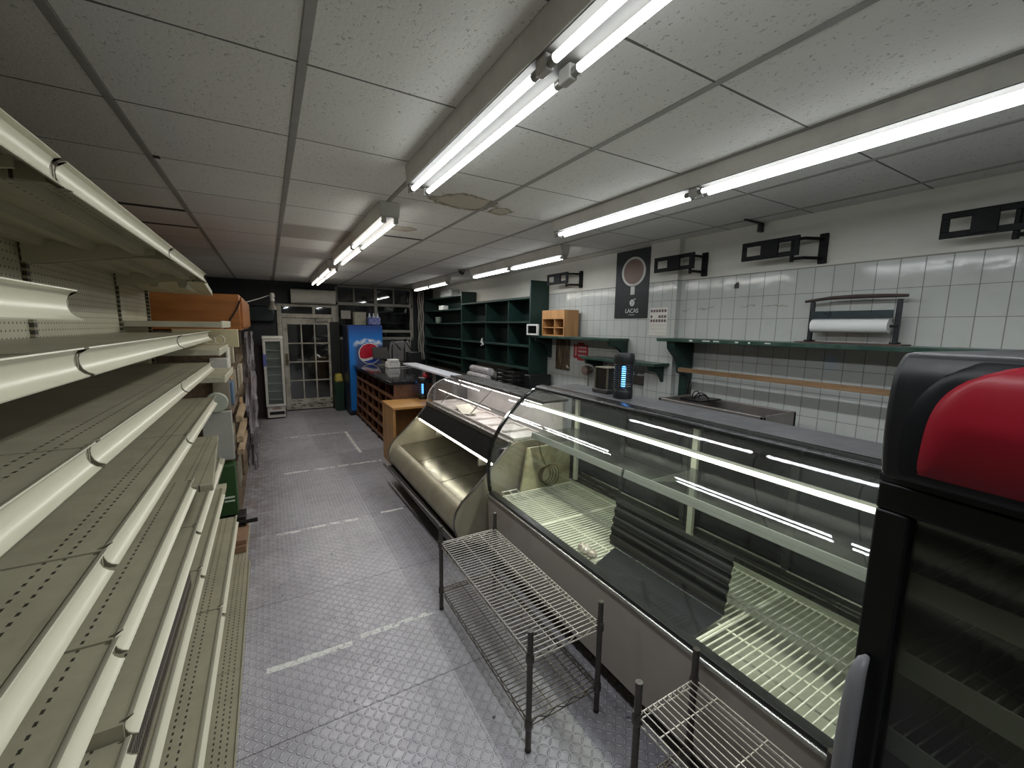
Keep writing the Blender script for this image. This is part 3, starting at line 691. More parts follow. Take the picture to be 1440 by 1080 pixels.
# things inside the case
m_rib = mat('black_rubber', '#121514', 0.6, spec=0.2, grime=0.3, scale=5, dark='#0f1110')
rp = []
N_ = 40
for i in range(N_+1):
    t_ = i/N_; rp.append((1.635+0.045*t_+0.006*math.sin(2*math.pi*t_*5), 0.526+0.258*t_))
solo('ribbed_panel', MB().sheet(rp, 0.965, 1.665, 0.006), m_rib, 'black ribbed plastic panel leaning back inside the curved glass case', 'panel', smooth=60)
solo('black_sheet', MB().hexa([(1.40, 0.945, 0.5235), (1.625, 0.965, 0.5235), (1.622, 1.61, 0.5235), (1.40, 1.53, 0.5235)], [(1.40, 0.945, 0.530), (1.625, 0.965, 0.530), (1.622, 1.61, 0.530), (1.40, 1.53, 0.530)]), mat('black_sheet', '#1b1e1f', 0.35, grime=0.3), 'flat black sheet on the white grilles in front of the ribbed panel', 'sheet')
co = MB(); random.seed(2)
for k in range(4):
    r_ = 0.055+0.008*k
    co.tube([(1.80+r_*math.cos(q*math.pi/9)+0.01*k, 2.568-0.012*k, 0.62+r_*1.1*math.sin(q*math.pi/9)) for q in range(18)], 0.0035, 6, True)
co.tube([(1.80, 2.56, 0.70), (1.76, 2.57, 0.80), (1.74, 2.568, 0.88)], 0.003, 6)
solo('cable_coil', co, mat('brown_cable', '#4a4229', 0.5), 'dark cable coiled on the end panel inside the curved glass case', 'cable')
bg = MB()
for cx, cy, r_ in ((1.44, 1.675, 0.028), (1.435, 1.635, 0.034), (1.438, 1.59, 0.028), (1.455, 1.65, 0.022)):
    bg.lathe([(0.004, 0.5345), (r_*0.9, 0.538), (r_, 0.55), (r_*0.7, 0.565), (0.004, 0.572)], (cx, cy, 0), 9)
solo('plastic_bag', bg, mat('clear_bag', '#b9b3a6', 0.15, grime=0.8, scale=40, dark='#7a4a3e'), 'small crumpled clear bag behind the front glass of the curved case', 'bag', smooth=20)
solo('wire_rack_insert', MB().tube([(1.41, 2.44, 0.535), (1.53, 2.44, 0.535), (1.55, 2.57, 0.545), (1.42, 2.57, 0.545)], 0.004, 6, True).tube([(1.47, 2.44, 0.535), (1.485, 2.57, 0.545)], 0.003, 6), m_grille, 'bent white wire frame lying at the far corner of the curved case', 'wire frame')

# ================================================================ LOW OPEN CASE (beyond)
lc = thing('open_display_case', 'low open-front steel display case with small curved glass canopy above', 'display case', (1.6, 3.65, 0))
LY0, LY1 = 2.68, 4.60
m_brass = mat('stained_steel', '#a7a18e', 0.42, 0.45, grime=0.45, scale=4, dark='#6b6345')
obj('plinth', MB().box(1.35, 2.08, LY0+0.05, LY1-0.05, 0.0, 0.16), m_void, lc)
obj('bumper', MB().tube([(1.085, LY0-0.01, 0.21), (1.045, LY1+0.02, 0.21)], 0.011, 8).prism([(1.09, 0.14), (1.08, 0.20), (1.20, 0.20), (1.22, 0.14)], LY0+0.02, LY1-0.02), mat('bumper_grey', '#4a4947', 0.35, 0.4), lc)
LP = [(1.12, 0.225), (1.098, 0.255), (1.095, 0.295), (1.11, 0.335), (1.145, 0.385), (1.185, 0.42), (1.205, 0.424), (1.215, 0.41), (1.215, 0.37)]
obj('front_apron', MB().prism(LP+[(1.215, 0.20), (1.14, 0.20)], LY0+0.012, LY1-0.012), m_brass, lc, smooth=45)
obj('well', MB().box(1.217, 2.05, LY0+0.01, LY1-0.01, 0.36, 0.398).box(1.98, 2.05, LY0+0.01, LY1-0.01, 0.40, 0.86), mat('well_steel', '#5f5b50', 0.28, 0.7, grime=0.6, scale=3), lc)
for y0, y1 in ((LY0+0.03, 3.30), (3.31, 3.93), (3.94, LY1-0.03)): obj('deck_sheet', MB().hexa([(1.217, y0, 0.40), (1.95, y0, 0.47), (1.95, y1, 0.47), (1.217, y1, 0.40)], [(1.217, y0, 0.408), (1.95, y0, 0.478), (1.95, y1, 0.478), (1.217, y1, 0.408)]), mat('deck_dark_steel', '#58564c', 0.22, 0.8, grime=0.7, scale=3, dark='#2c2a22'), lc)
EPf = [(1.13, 0.20), (1.10, 0.27), (1.095, 0.34), (1.115, 0.41), (1.16, 0.475), (1.25, 0.55), (1.42, 0.71), (1.55, 0.85), (1.60, 0.875), (2.08, 0.875), (2.08, 0.12), (1.30, 0.12)]
for y0 in (LY0, LY1-0.014):
    obj('end_panel', MB().prism(EPf, y0, y0+0.014), m_brass, lc, bev=0.002)
for ya_, yb_ in ((LY0-0.004, LY0+0.018), (LY1-0.018, LY1+0.004)): obj('end_edge', MB().sheet([(p[0]-0.003, p[1]) for p in EPf[:8]], ya_, yb_, 0.006), m_steel, lc, smooth=60)
hd = obj('hood', MB().prism([(1.43, 0.715), (1.54, 0.845), (1.60, 0.855), (1.60, 0.80), (1.46, 0.70)], LY0+0.02, LY1-0.02), mat('hood_black', '#090908', 0.7, spec=0.15), lc)
hl = obj('case_lamp', MB().lathe([(0.0, LY0+0.08), (0.010, LY0+0.082), (0.010, LY1-0.06), (0.0, LY1-0.058)], (1.437, 0, 0.700), 10, 'y'), emis('low_case_tube', (1.0, 0.97, 0.80, 1), CASE_TUBE*0.8), lc)
strip_light(hl, 1.445, 0.688, LY0+0.08, LY1-0.06, 3.0, (1.0, 0.95, 0.76), R(-15))
obj('lamp_bracket', MB().box(1.43, 1.50, 3.98, 4.0, 0.64, 0.70).box(1.43, 1.50, 2.98, 3.0, 0.62, 0.70), m_steel, hd)
obj('tray_shelf', MB().box(1.545, 2.08, LY0+0.01, LY1-0.01, 0.845, 0.875).prism([(1.53, 0.85), (1.535, 0.885), (1.56, 0.89), (1.56, 0.845)], LY0, LY1), m_steel, lc, bev=0.003)
ym = LY0+0.03; pm = mat('pan_steel', '#d0cac3', 0.4, 0.3, grime=0.3)
k = 0
while ym < LY1-0.2:
    obj('food_pan', MB().frame('z', 0.875, 0.896, 1.60, 1.90, ym, ym+0.255, 0.018).box(1.61, 1.89, ym+0.01, ym+0.245, 0.876, 0.880), pm, lc, bev=0.003)
    ym += 0.265
CP = [(1.545, 0.89), (1.555, 0.96), (1.585, 1.025), (1.635, 1.08), (1.70, 1.12), (1.78, 1.148), (1.86, 1.158)]
m_cg = glass('canopy_glass', (0.96, 0.955, 0.955), 0.08, 0.8, 0.02, (0.7, 0.68, 0.67, 1))
obj('canopy_glass', MB().sheet(CP[::-1], LY0+0.005, LY1-0.005, 0.006), m_cg, lc, smooth=60)
obj('canopy_end', MB().prism(CP+[(2.05, 1.158), (2.05, 0.88)], LY1-0.010, LY1-0.004), m_cg, lc, smooth=0)
obj('canopy_end_edge', MB().sheet([(p[0]-0.002, p[1]+0.001) for p in CP[::-1]], LY1-0.012, LY1, 0.004), mat('clear_edge', '#c9c4bd', 0.2), lc, smooth=60)
obj('canopy_top', MB().box(1.84, 2.10, LY0, LY1, 1.153, 1.172).box(1.835, 1.845, LY0, LY1, 1.15, 1.18), m_steel, lc, bev=0.003)
obj('canopy_back', MB().box(2.05, 2.07, LY0+0.01, LY1-0.01, 0.88, 1.155), mat('pale_back', '#b5b0aa', 0.5, grime=0.4), lc)
for y in (LY1-0.25, 3.6): obj('canopy_strut', MB().tube([(1.62, y, 0.90), (1.90, y+0.02, 1.15)], 0.006, 6), m_chrome, lc)
cl2 = obj('canopy_lamp', MB().lathe([(0.0, LY0+0.1), (0.009, LY0+0.102), (0.009, LY1-0.12), (0.0, LY1-0.118)], (1.90, 0, 1.132), 8, 'y'), emis('canopy_tube', (1.0, 0.96, 0.97, 1), CASE_TUBE), lc)
strip_light(cl2, 1.895, 1.120, LY0+0.1, LY1-0.12, 3.0, (1.0, 0.96, 0.97), R(15))
solo('paper_sheet', MB().hexa([(1.60, 3.70, 0.8975), (1.74, 3.66, 0.8975), (1.88, 4.16, 0.8975), (1.71, 4.16, 0.8975)], [(1.60, 3.70, 0.904), (1.74, 3.66, 0.904), (1.88, 4.16, 0.904), (1.71, 4.16, 0.904)]), mat('cream_paper', '#d9d6c2', 0.8, grime=0.15), 'cream square sheet lying on the pans under the small glass canopy', 'sheet')
ws = thing('pass_shelf', 'pale steel ledge running on beyond the small glass canopy', 'ledge', (2.0, 5.6, 1.14))
obj('top', MB().box(1.86, 2.07, LY1+0.01, 6.7, 1.125, 1.15), mat('pale_ledge', '#d3d4de', 0.35), ws, bev=0.003)
for y in (4.75, 5.5): obj('leg', MB().box(1.94, 1.98, y, y+0.04, 0.0, 1.125), m_steel, ws)

# ================================================================ WIRE RACKS
m_post = mat('dark_post', '#57534f', 0.35, 0.7, grime=0.5, scale=10)
def post(t, x, y, top):
    p = MB().tube([(x, y, 0.012), (x, y, top)], 0.0125, 12)
    for k in range(int((top-0.05)/0.025)): p.lathe([(0.0132, 0.04+k*0.025), (0.0132, 0.043+k*0.025)], (x, y, 0), 12)
    o = obj('post', p, m_post, t)
    obj('foot', MB().lathe([(0.006, 0.0), (0.014, 0.002), (0.014, 0.012), (0.009, 0.03)], (x, y, 0), 12), mat('foot_dark', '#3a3735', 0.4, 0.5), o)
def wshelf(t, x0, x1, y0, y1, z, along, pitch, bars, m):
    s_ = MB()
    def bar(a_, b_, zz, r): s_.tube([(a_[0], a_[1], zz), (b_[0], b_[1], zz)], r, 6)
    for zz in (z-0.004, z-0.03):
        bar((x0, y0), (x1, y0), zz, 0.003); bar((x0, y1), (x1, y1), zz, 0.003); bar((x0, y0), (x0, y1), zz, 0.003); bar((x1, y0), (x1, y1), zz, 0.003)
    def zig(p, q, n_):
        pts = [(p[0]+(q[0]-p[0])*i/n_, p[1]+(q[1]-p[1])*i/n_, z-0.005 if i % 2 else z-0.029) for i in range(n_+1)]; s_.tube(pts, 0.0022, 5)
    zig((x0, y0), (x1, y0), 8); zig((x0, y1), (x1, y1), 8); zig((x0, y0), (x0, y1), 20); zig((x1, y0), (x1, y1), 20)
    if along == 'x':
        n_ = int((y1-y0)/pitch)
        for i in range(1, n_): bar((x0, y0+(y1-y0)*i/n_), (x1, y0+(y1-y0)*i/n_), z, 0.0025)
        for b_ in bars: bar((b_, y0), (b_, y1), z-0.004, 0.0028)
    else:
        n_ = int((x1-x0)/pitch)
        for i in range(1, n_): bar((x0+(x1-x0)*i/n_, y0), (x0+(x1-x0)*i/n_, y1), z, 0.0023)
        for b_ in bars: bar((x0, b_), (x1, b_), z-0.004, 0.0028)
    sh = obj('wire_shelf', s_, m, t)
    for x in (x0, x1):
        for y in (y0, y1): obj('collar', MB().lathe([(0.0155, z-0.036), (0.0185, z-0.03), (0.0165, z+0.004), (0.0150, z+0.006)], (x, y, 0), 12), m_post, sh)
m_cw = mat('rack_wire', '#b9b4ad', 0.45, 0.55, grime=0.25, scale=14)
r1 = thing('wire_rack', 'two-tier wire rack with close cross wires in front of the glass case', 'rack', (1.03, 1.78, 0))
for x in (0.842, 1.213):
    for y in (1.27, 2.28): post(r1, x, y, 0.55)
wshelf(r1, 0.842, 1.213, 1.27, 2.28, 0.445, 'x', 0.0235, (0.965, 1.09), m_cw)
wshelf(r1, 0.842, 1.213, 1.27, 2.28, 0.145, 'x', 0.0235, (0.965, 1.09), m_dwire)
r2 = thing('wire_rack', 'second wire rack with wires running lengthwise, at the bottom beside the red-topped cooler', 'rack', (1.15, 0.63, 0))
for x in (0.998, 1.292):
    for y in (0.42, 0.85): post(r2, x, y, 0.595)
wshelf(r2, 0.998, 1.292, 0.42, 0.85, 0.475, 'y', 0.0235, (0.757, 0.585), m_cw)
wshelf(r2, 0.998, 1.292, 0.42, 0.85, 0.20, 'y', 0.0235, (0.757, 0.585), m_dwire)

# ================================================================ RED-TOPPED COOLER (right foreground)
ck = thing('drinks_cooler', 'black upright drinks cooler with bulging red header panel at the right edge', 'drinks cooler', (1.125, 0.352, 0), rotz=R(-7))
# local frame: door face in plane x=0 facing -x, width runs to -y, depth to +x
W_, D_, HZ = 0.60, 0.58, 1.435
m_ckb = mat('cooler_black', '#08090a', 0.4, grime=0.15, spec=0.3)
m_ckg = mat('cooler_grey', '#0f1114', 0.45, grime=0.15, spec=0.35)
bx = MB().box(0.05, D_, -0.03, 0.0, 0.03, HZ).box(0.05, D_, -W_, -W_+0.03, 0.03, HZ).box(D_-0.04, D_, -W_, 0, 0.03, HZ).box(0.05, D_, -W_, 0, 0.03, 0.16).box(0.05, D_, -W_, 0, HZ-0.04, HZ)
obj('cabinet', bx, m_ckb, ck, local=True, bev=0.004)
dd = obj('door', MB().frame('x', 0.0, 0.045, -W_, 0.0, 0.16, HZ, 0.062), m_ckb, ck, local=True, bev=0.006)
obj('door_glass', MB().box(0.018, 0.026, -W_+0.055, -0.055, 0.215, HZ-0.055), glass('cooler_glass', (0.68, 0.70, 0.67), 0.09, 0.7, 0.08, (0.2, 0.2, 0.19, 1)), dd, local=True, smooth=0)
hp = [(0.0, 0), (-0.030, 0), (-0.036, 0.02), (-0.036, 0.36), (-0.030, 0.38), (0.0, 0.38)]
hb = MB().tube([(-0.004, -0.026, 1.032), (-0.018, -0.026, 1.028), (-0.030, -0.026, 1.012), (-0.038, -0.026, 0.98), (-0.043, -0.026, 0.92), (-0.046, -0.026, 0.84), (-0.046, -0.026, 0.74), (-0.042, -0.026, 0.65), (-0.032, -0.026, 0.59), (-0.018, -0.026, 0.572), (-0.004, -0.026, 0.568)], [0.006, 0.011, 0.014, 0.0165, 0.0175, 0.018, 0.018, 0.0175, 0.014, 0.011, 0.006], 14)
obj('handle', hb, mat('handle_grey', '#78787b', 0.35, grime=0.2), dd, local=True)
# header: bulging black shell, grey surround and red face
def hx(z):
    t_ = min(max((z-1.452)/0.26, 0), 1)
    return -0.018-0.032*math.sin(math.pi*(0.12+0.80*t_))**0.6 + 0.02*max(t_-0.85, 0)/0.15
zs = [1.452+0.26*i/16 for i in range(17)]
prof = [(hx(z), z) for z in zs]
obj('header', MB().prism(prof+[(D_, 1.712), (D_, 1.452)], -W_+0.016, -0.016, 'y'), m_ckg, ck, local=True, bev=0.014, smooth=50, seg=3)
def face(z0, z1, insf, lift, thick, rimk):
    red = MB(); grid = []
    for i in range(21):
        tz = i/20; z = z0+(z1-z0)*tz; ins = insf(tz); row = []
        for j in range(33):
            ty = j/32; e_ = min(ty, 1-ty)*2; y = -ins-(W_-2*ins)*ty
            edge = min(1.0, e_*rimk, (1-tz)*rimk*0.5, tz*rimk*0.5)
            row.append(red.b.verts.new((hx(z)+0.003-lift*math.sqrt(max(edge, 0)), y, z)))
        grid.append(row)
    for a_, c_ in zip(grid, grid[1:]):
        for j in range(32): red.b.faces.new((a_[j], a_[j+1], c_[j+1], c_[j]))
    bmesh.ops.solidify(red.b, geom=red.b.faces[:], thickness=thick)
    return red
obj('header_surround', face(1.462, 1.709, lambda t_: 0.040+0.10*t_**4, 0.012, 0.008, 5), mat('surround_grey', '#191b1f', 0.42, grime=0.1, spec=0.4), ck, local=True, smooth=50)
obj('header_panel', face(1.472, 1.702, lambda t_: 0.072+0.02*t_**2+0.10*t_**6, 0.030, 0.012, 4), mat('header_red', '#b01a30', 0.38, grime=0.12, scale=4), ck, local=True, smooth=50, label='glossy red header panel')
obj('header_gap', MB().box(0.0, D_, -W_+0.002, -0.002, HZ+0.001, 1.452), m_void, ck, local=True)
m_ckin = mat('cooler_inside', '#6b6f66', 0.6, grime=0.5)
obj('inner_liner', MB().box(D_-0.06, D_-0.045, -W_+0.035, -0.035, 0.2, HZ-0.05).box(0.08, D_-0.06, -0.036, -0.031, 0.2, HZ-0.05), m_ckin, ck, local=True)
for z in (0.42, 0.62, 0.83, 1.03, 1.22):
    s_ = MB()
    for i in range(22): s_.tube([(0.09, -0.045-(W_-0.09)*i/21, z), (D_-0.07, -0.045-(W_-0.09)*i/21, z)], 0.0024, 5)
    s_.tube([(0.09, -0.04, z), (0.09, -W_+0.04, z)], 0.005, 6); s_.tube([(D_-0.07, -0.04, z), (D_-0.07, -W_+0.04, z)], 0.004, 6)
    s_.box(0.082, 0.088, -W_+0.04, -0.04, z-0.048, z+0.008)
    obj('shelf', s_, mat('cooler_shelf', '#c3c4b6', 0.5), ck, local=True)
obj('foot', MB().box(0.06, D_-0.05, -W_+0.03, -0.03, 0.0, 0.03), m_void, ck, local=True)

# ================================================================ DESK, COUNTER, FAR END
m_oak = wood('light_oak', '#c79a5e', '#a3743e', 0.4, 'x', 6)
dk_ = thing('desk', 'light oak panel desk beyond the low open case', 'desk', (1.53, 5.28, 0))
obj('desk_top', MB().box(1.25, 1.86, 4.98, 5.56, 0.735, 0.765), m_oak, dk_, bev=0.003)
obj('side_panel', MB().box(1.255, 1.285, 5.0, 5.55, 0, 0.735), wood('oak_upright', '#b98c55', '#95693a', 0.45, 'z', 6), dk_, bev=0.002)
obj('side_panel', MB().box(1.82, 1.85, 5.0, 5.55, 0, 0.735), wood('oak_upright', '#b98c55', '#95693a', 0.45, 'z', 6), dk_, bev=0.002)
obj('back_panel', MB().box(1.285, 1.82, 5.52, 5.54, 0.10, 0.735), wood('oak_upright', '#b98c55', '#95693a', 0.45, 'z', 6), dk_)
def zapper(x, y, z, label, s=1.0):
    t = thing('insect_zapper', label, 'insect zapper', (x, y, z), group='black lantern insect zappers')
    mk = mat('zapper_black', '#17191c', 0.45, grime=0.2)
    obj('base', MB().lathe([(0.058*s, z), (0.062*s, z+0.005), (0.062*s, z+0.05*s), (0.056*s, z+0.06*s)], (x, y, 0), 20), mk, t)
    obj('cap', MB().lathe([(0.056*s, z+0.215*s), (0.064*s, z+0.225*s), (0.064*s, z+0.275*s), (0.058*s, z+0.288*s), (0.01, z+0.290*s)], (x, y, 0), 20), mk, t)
    cg = MB()
    for k in range(8):
        a_ = 2*math.pi*(k+.5)/8; cg.tube([(x+0.057*s*math.cos(a_), y+0.057*s*math.sin(a_), z+0.055*s), (x+0.057*s*math.cos(a_), y+0.057*s*math.sin(a_), z+0.22*s)], 0.0026*s, 5)
    for q in range(12):
        zz = z+0.062*s+q*0.0138*s; cg.tube([(x+0.059*s*math.cos(2*math.pi*i/20), y+0.059*s*math.sin(2*math.pi*i/20), zz) for i in range(20)], 0.0038*s, 5, True)
    obj('cage', cg, mk, t)
    obj('lamp', MB().lathe([(0.003, z+0.07*s), (0.013*s, z+0.075*s), (0.013*s, z+0.20*s), (0.003, z+0.205*s)], (x, y, 0), 12), emis('blue_lamp', (0.08, 0.35, 1.0, 1), 4.5), t)
    obj('inner_grid', MB().lathe([(0.03*s, z+0.06*s), (0.03*s, z+0.066*s)], (x, y, 0), 12), mk, t)
    obj('hook', MB().tube([(x+0.03*s, y-0.062*s, z+0.245*s), (x+0.032*s, y-0.085*s, z+0.22*s), (x+0.032*s, y-0.088*s, z+0.17*s), (x+0.03*s, y-0.07*s, z+0.155*s)], 0.0045*s, 6), mk, t)
zapper(1.97, 1.955, 1.306, 'black lantern insect zapper glowing blue on top of the curved case')
zapper(1.775, 5.46, 0.766, 'black lantern insect zapper glowing blue on the light oak desk')
eb = thing('amber_lantern', 'grey-framed box appliance standing behind the insect zapper on the case', 'appliance', (2.03, 2.17, 1.306))
obj('base', MB().box(1.965, 2.10, 2.10, 2.25, 1.306, 1.335), mat('appliance_base', '#3a3937', 0.4), eb, bev=0.006)
obj('body', MB().box(1.985, 2.09, 2.12, 2.235, 1.335, 1.475), mat('appliance_body', '#262523', 0.15), eb, bev=0.004)
eg = MB()
for x, y in ((1.983, 2.118), (1.983, 2.237), (2.092, 2.118), (2.092, 2.237)): eg.box(x-0.005, x+0.005, y-0.005, y+0.005, 1.335, 1.478)
obj('corner_post', eg, mat('appliance_trim', '#77715f', 0.35, 0.4), eb)
obj('top', MB().box(1.978, 2.097, 2.113, 2.242, 1.475, 1.484), mat('appliance_trim', '#77715f', 0.35, 0.4), eb, bev=0.003)
# counter with brown pigeonholes
m_brown = wood('brown_ply', '#6b4429', '#472b19', 0.45, 'y', 6)
ct = thing('shop_counter', 'brown shop counter with black granite top and sweet racks on its front', 'counter', (1.8, 7.0, 0))
obj('counter_top', MB().box(1.37, 2.35, 5.60, 8.38, 0.955, 0.995), mat('black_granite', '#17171a', 0.08, grime=0.5, scale=40, dark='#3a3a40'), ct, bev=0.006)
obj('end_panel', MB().box(1.43, 2.30, 5.62, 5.65, 0, 0.955), m_brown, ct)
obj('back_panel', MB().box(1.70, 1.72, 5.65, 8.36, 0, 0.955), m_brown, ct)
for k in range(7):
    y = 5.65+0.448*k; obj('divider', MB().prism([(1.40, 0.0), (1.44, 0.94), (1.70, 0.94), (1.70, 0.0)], y, y+0.018), m_brown, ct)
for i, z in enumerate((0.06, 0.23, 0.40, 0.57, 0.74)):
    s_ = obj('shelf', MB().box(1.41+0.006*i, 1.70, 5.66, 8.36, z, z+0.016), m_brown, ct)
    obj('shelf_lip', MB().box(1.405+0.006*i, 1.415+0.006*i, 5.66, 8.36, z, z+0.045), wood('brown_edge', '#7d5233', '#59371f', 0.4, 'y', 6), s_)
# things on the counter
ps = thing('receipt_printer', 'white receipt printer on the black granite counter', 'printer', (1.92, 7.55, 0.995))
obj('body', MB().box(1.80, 2.02, 7.46, 7.66, 0.995, 1.10), mat('printer_white', '#d7d6d2', 0.4), ps, bev=0.01)
obj('lid', MB().box(1.82, 2.00, 7.45, 7.60, 1.10, 1.15), mat('printer_white', '#d7d6d2', 0.4), ps, bev=0.01)
obj('cable', MB().tube([(2.02, 7.5, 1.01), (2.12, 7.48, 1.01), (2.2, 7.55, 1.01), (2.3, 7.6, 1.005)], 0.006, 6), mat('white_cable2', '#c9c9c9', 0.5), ps)
mn = thing('till_monitor', 'dark grey till screen seen from behind at the counter end', 'monitor', (1.85, 8.0, 0.995))
obj('screen', MB().hexa([(1.66, 8.0, 1.12), (1.95, 7.86, 1.12), (1.97, 7.90, 1.12), (1.68, 8.04, 1.12)], [(1.66, 8.06, 1.34), (1.90, 7.94, 1.34), (1.92, 7.98, 1.34), (1.68, 8.10, 1.34)]), mat('dark_screen', '#0f100d', 0.45), mn, bev=0.01)
obj('stand', MB().lathe([(0.10, 0.995), (0.10, 1.01), (0.03, 1.03), (0.028, 1.13)], (1.84, 8.02, 0), 16), mat('grey_stand', '#5c5f58', 0.4), mn)
for x, lab, bend in ((2.07, 'black jointed screen arm rising from the counter behind the receipt printer', 0.17), (2.31, 'black jointed screen arm near the dark box on the counter', 0.13)):
    am = thing('monitor_arm', lab, 'arm', (x, 8.2, 0.997), group='black jointed arms')
    obj('arm', MB().tube([(x, 8.2, 0.996), (x, 8.2, 1.25), (x+0.01, 8.2, 1.46), (x+bend, 8.18, 1.27)], 0.014, 8), m_blackp, am)
    obj('joint', MB().lathe([(0.026, 8.17), (0.026, 8.23)], (x+0.01, 0, 1.46), 12, 'y'), m_chrome, am)
solo('cash_box', MB().box(2.36, 2.62, 8.1, 8.3, 0.997, 1.23), mat('box_black', '#101112', 0.4), 'squat black box at the far end of the shop counter under the white cables', 'box', bev=0.01)
solo('grey_bag', MB().hexa([(2.02, 8.46, 1.0), (2.58, 8.46, 1.0), (2.55, 8.62, 1.0), (2.05, 8.62, 1.0)], [(2.10, 8.48, 1.42), (2.5, 8.48, 1.45), (2.48, 8.56, 1.45), (2.12, 8.56, 1.42)]), mat('grey_cloth', '#605f60', 0.9, grime=0.6, scale=12, bumpk=0.6, bscale=14), 'grey bundle heaped behind the counter under the window', 'bundle', bev=0.05, seg=4)
solo('back_stand', MB().box(2.0, 2.66, 8.46, 8.72, 0.0, 1.0), m_board, 'low brown cupboard behind the counter end carrying the grey bundle', 'cupboard', bev=0.004)
# two small red bottles next to the zapper
for i, (x, y) in enumerate(((1.90, 5.72), (1.95, 5.80))):
    bt = thing('red_bottle', ['small red bottle on the counter edge nearest the canopy glass', 'small red bottle just behind the nearer red bottle'][i], 'bottle', (x, y, 0.995), group='red bottles on the counter')
    obj('body', MB().lathe([(0.03, 0.995), (0.034, 1.0), (0.034, 1.06), (0.018, 1.085)], (x, y, 0), 14), mat('bottle_red', '#b3243a', 0.35), bt)
    obj('lid', MB().lathe([(0.018, 1.085), (0.02, 1.09), (0.018, 1.115)], (x, y, 0), 12), mat('bottle_lid', '#d6cfb0', 0.4), bt)
# drinks fridge with blue front
m_blue = None
def pepsi_mat():
    m, nt, b = newmat('blue_print')
    v, x, y, z = coords('world')
    base = mixc(ramp(z, 1.72, 1.45), lin('#12397e'), lin('#1c6fc0'))
    # splash of foam over the emblem
    edge = (1.44+(noise(v, 7, 4, 0.7)-0.5)*0.20)-((x-1.68)*(x-1.68))*0.9
    fo = (1.0-((z-edge).abs()/0.055)).clamp()*noise(v, 16, 4, 0.7).gt(0.40)*ramp(x, 1.38, 1.46)
    base = mixc(fo*0.9, base, lin('#dfe5e8'))
    low = ramp(z, 1.42, 1.32)*ramp(x, 1.40, 1.47)
    base = mixc(low*0.75, base, lin('#3a2626'))
    link(base, b.inputs['Base Color']); b.inputs['Roughness'].default_value = 0.3
    return m
pf = thing('drinks_fridge', 'tall blue drinks fridge with a round red, white and blue emblem', 'fridge', (1.63, 8.7, 0))
obj('cabinet', MB().box(1.30, 1.95, 8.44, 9.02, 0.03, 1.745), mat('fridge_dark', '#16223a', 0.4), pf, bev=0.01)
obj('front_panel', MB().box(1.32, 1.94, 8.415, 8.44, 0.10, 1.74), pepsi_mat(), pf, bev=0.006)
cx, cz, rr = 1.69, 1.20, 0.19
def seg_poly(f0, f1, y):
    up = [(cx+rr*t_, cz+f1(t_)*rr) for t_ in [i/16 for i in range(-16, 17)]]; dn = [(cx+rr*t_, cz+f0(t_)*rr) for t_ in [i/16 for i in range(16, -17, -1)]]
    return up+dn
def cl(v_, t_):
    e_ = math.sqrt(max(0, 1-t_*t_)); return max(-e_, min(e_, v_))
wv = lambda t_: 0.10*math.sin(t_*3.2)
em = obj('emblem', MB().prism(circ(cx, cz, rr*1.08, 40), 8.409, 8.416), mat('emblem_white', '#d3cfd0', 0.3), pf, smooth=0)
eps = 1e-3
obj('emblem_red', MB().prism(seg_poly(lambda t_: cl(-0.40+wv(t_), t_)-eps, lambda t_: cl(9, t_)+eps, 0), 8.405, 8.410), mat('emblem_red', '#a8142c', 0.3), em, smooth=0)
obj('emblem_blue', MB().prism(seg_poly(lambda t_: cl(-9, t_)-eps, lambda t_: cl(-0.66+wv(t_), t_)+eps, 0), 8.405, 8.410), mat('emblem_blue', '#153a86', 0.3), em, smooth=0)
obj('plinth', MB().box(1.33, 1.92, 8.46, 9.0, 0, 0.03), m_void, pf)
# washes/boxes on the fridge, notices by the window
jg = thing('water_bottle_pack', 'blue wrapped pack of bottles on top of the blue fridge', 'bottle pack', (1.80, 8.75, 1.745))
obj('wrap', MB().box(1.74, 1.98, 8.68, 8.86, 1.746, 1.90), mat('blue_wrap', '#3a4580', 0.3, grime=0.6, scale=20, dark='#aab0c8'), jg, bev=0.02)
for k in range(3): obj('bottle_cap', MB().lathe([(0.03, 1.89), (0.014, 1.95), (0.014, 1.98)], (1.78+0.08*k, 8.77, 0), 10), mat('cap_pale', '#a9aebb', 0.4), jg)
solo('white_notice', MB().box(1.34, 1.53, YF-0.036, YF-0.031, 1.87, 2.04), mat('notice_grey', '#a9a6a0', 0.7), 'blank grey-white notice on the window frame right of the door', 'notice')
solo('pale_carton', MB().box(1.50, 1.72, 8.8, 9.0, 1.746, 2.0), mat('carton_pale', '#8b8a7c', 0.8, grime=0.5, scale=12), 'pale patterned carton on the blue fridge, left of the blue pack', 'carton', bev=0.005)
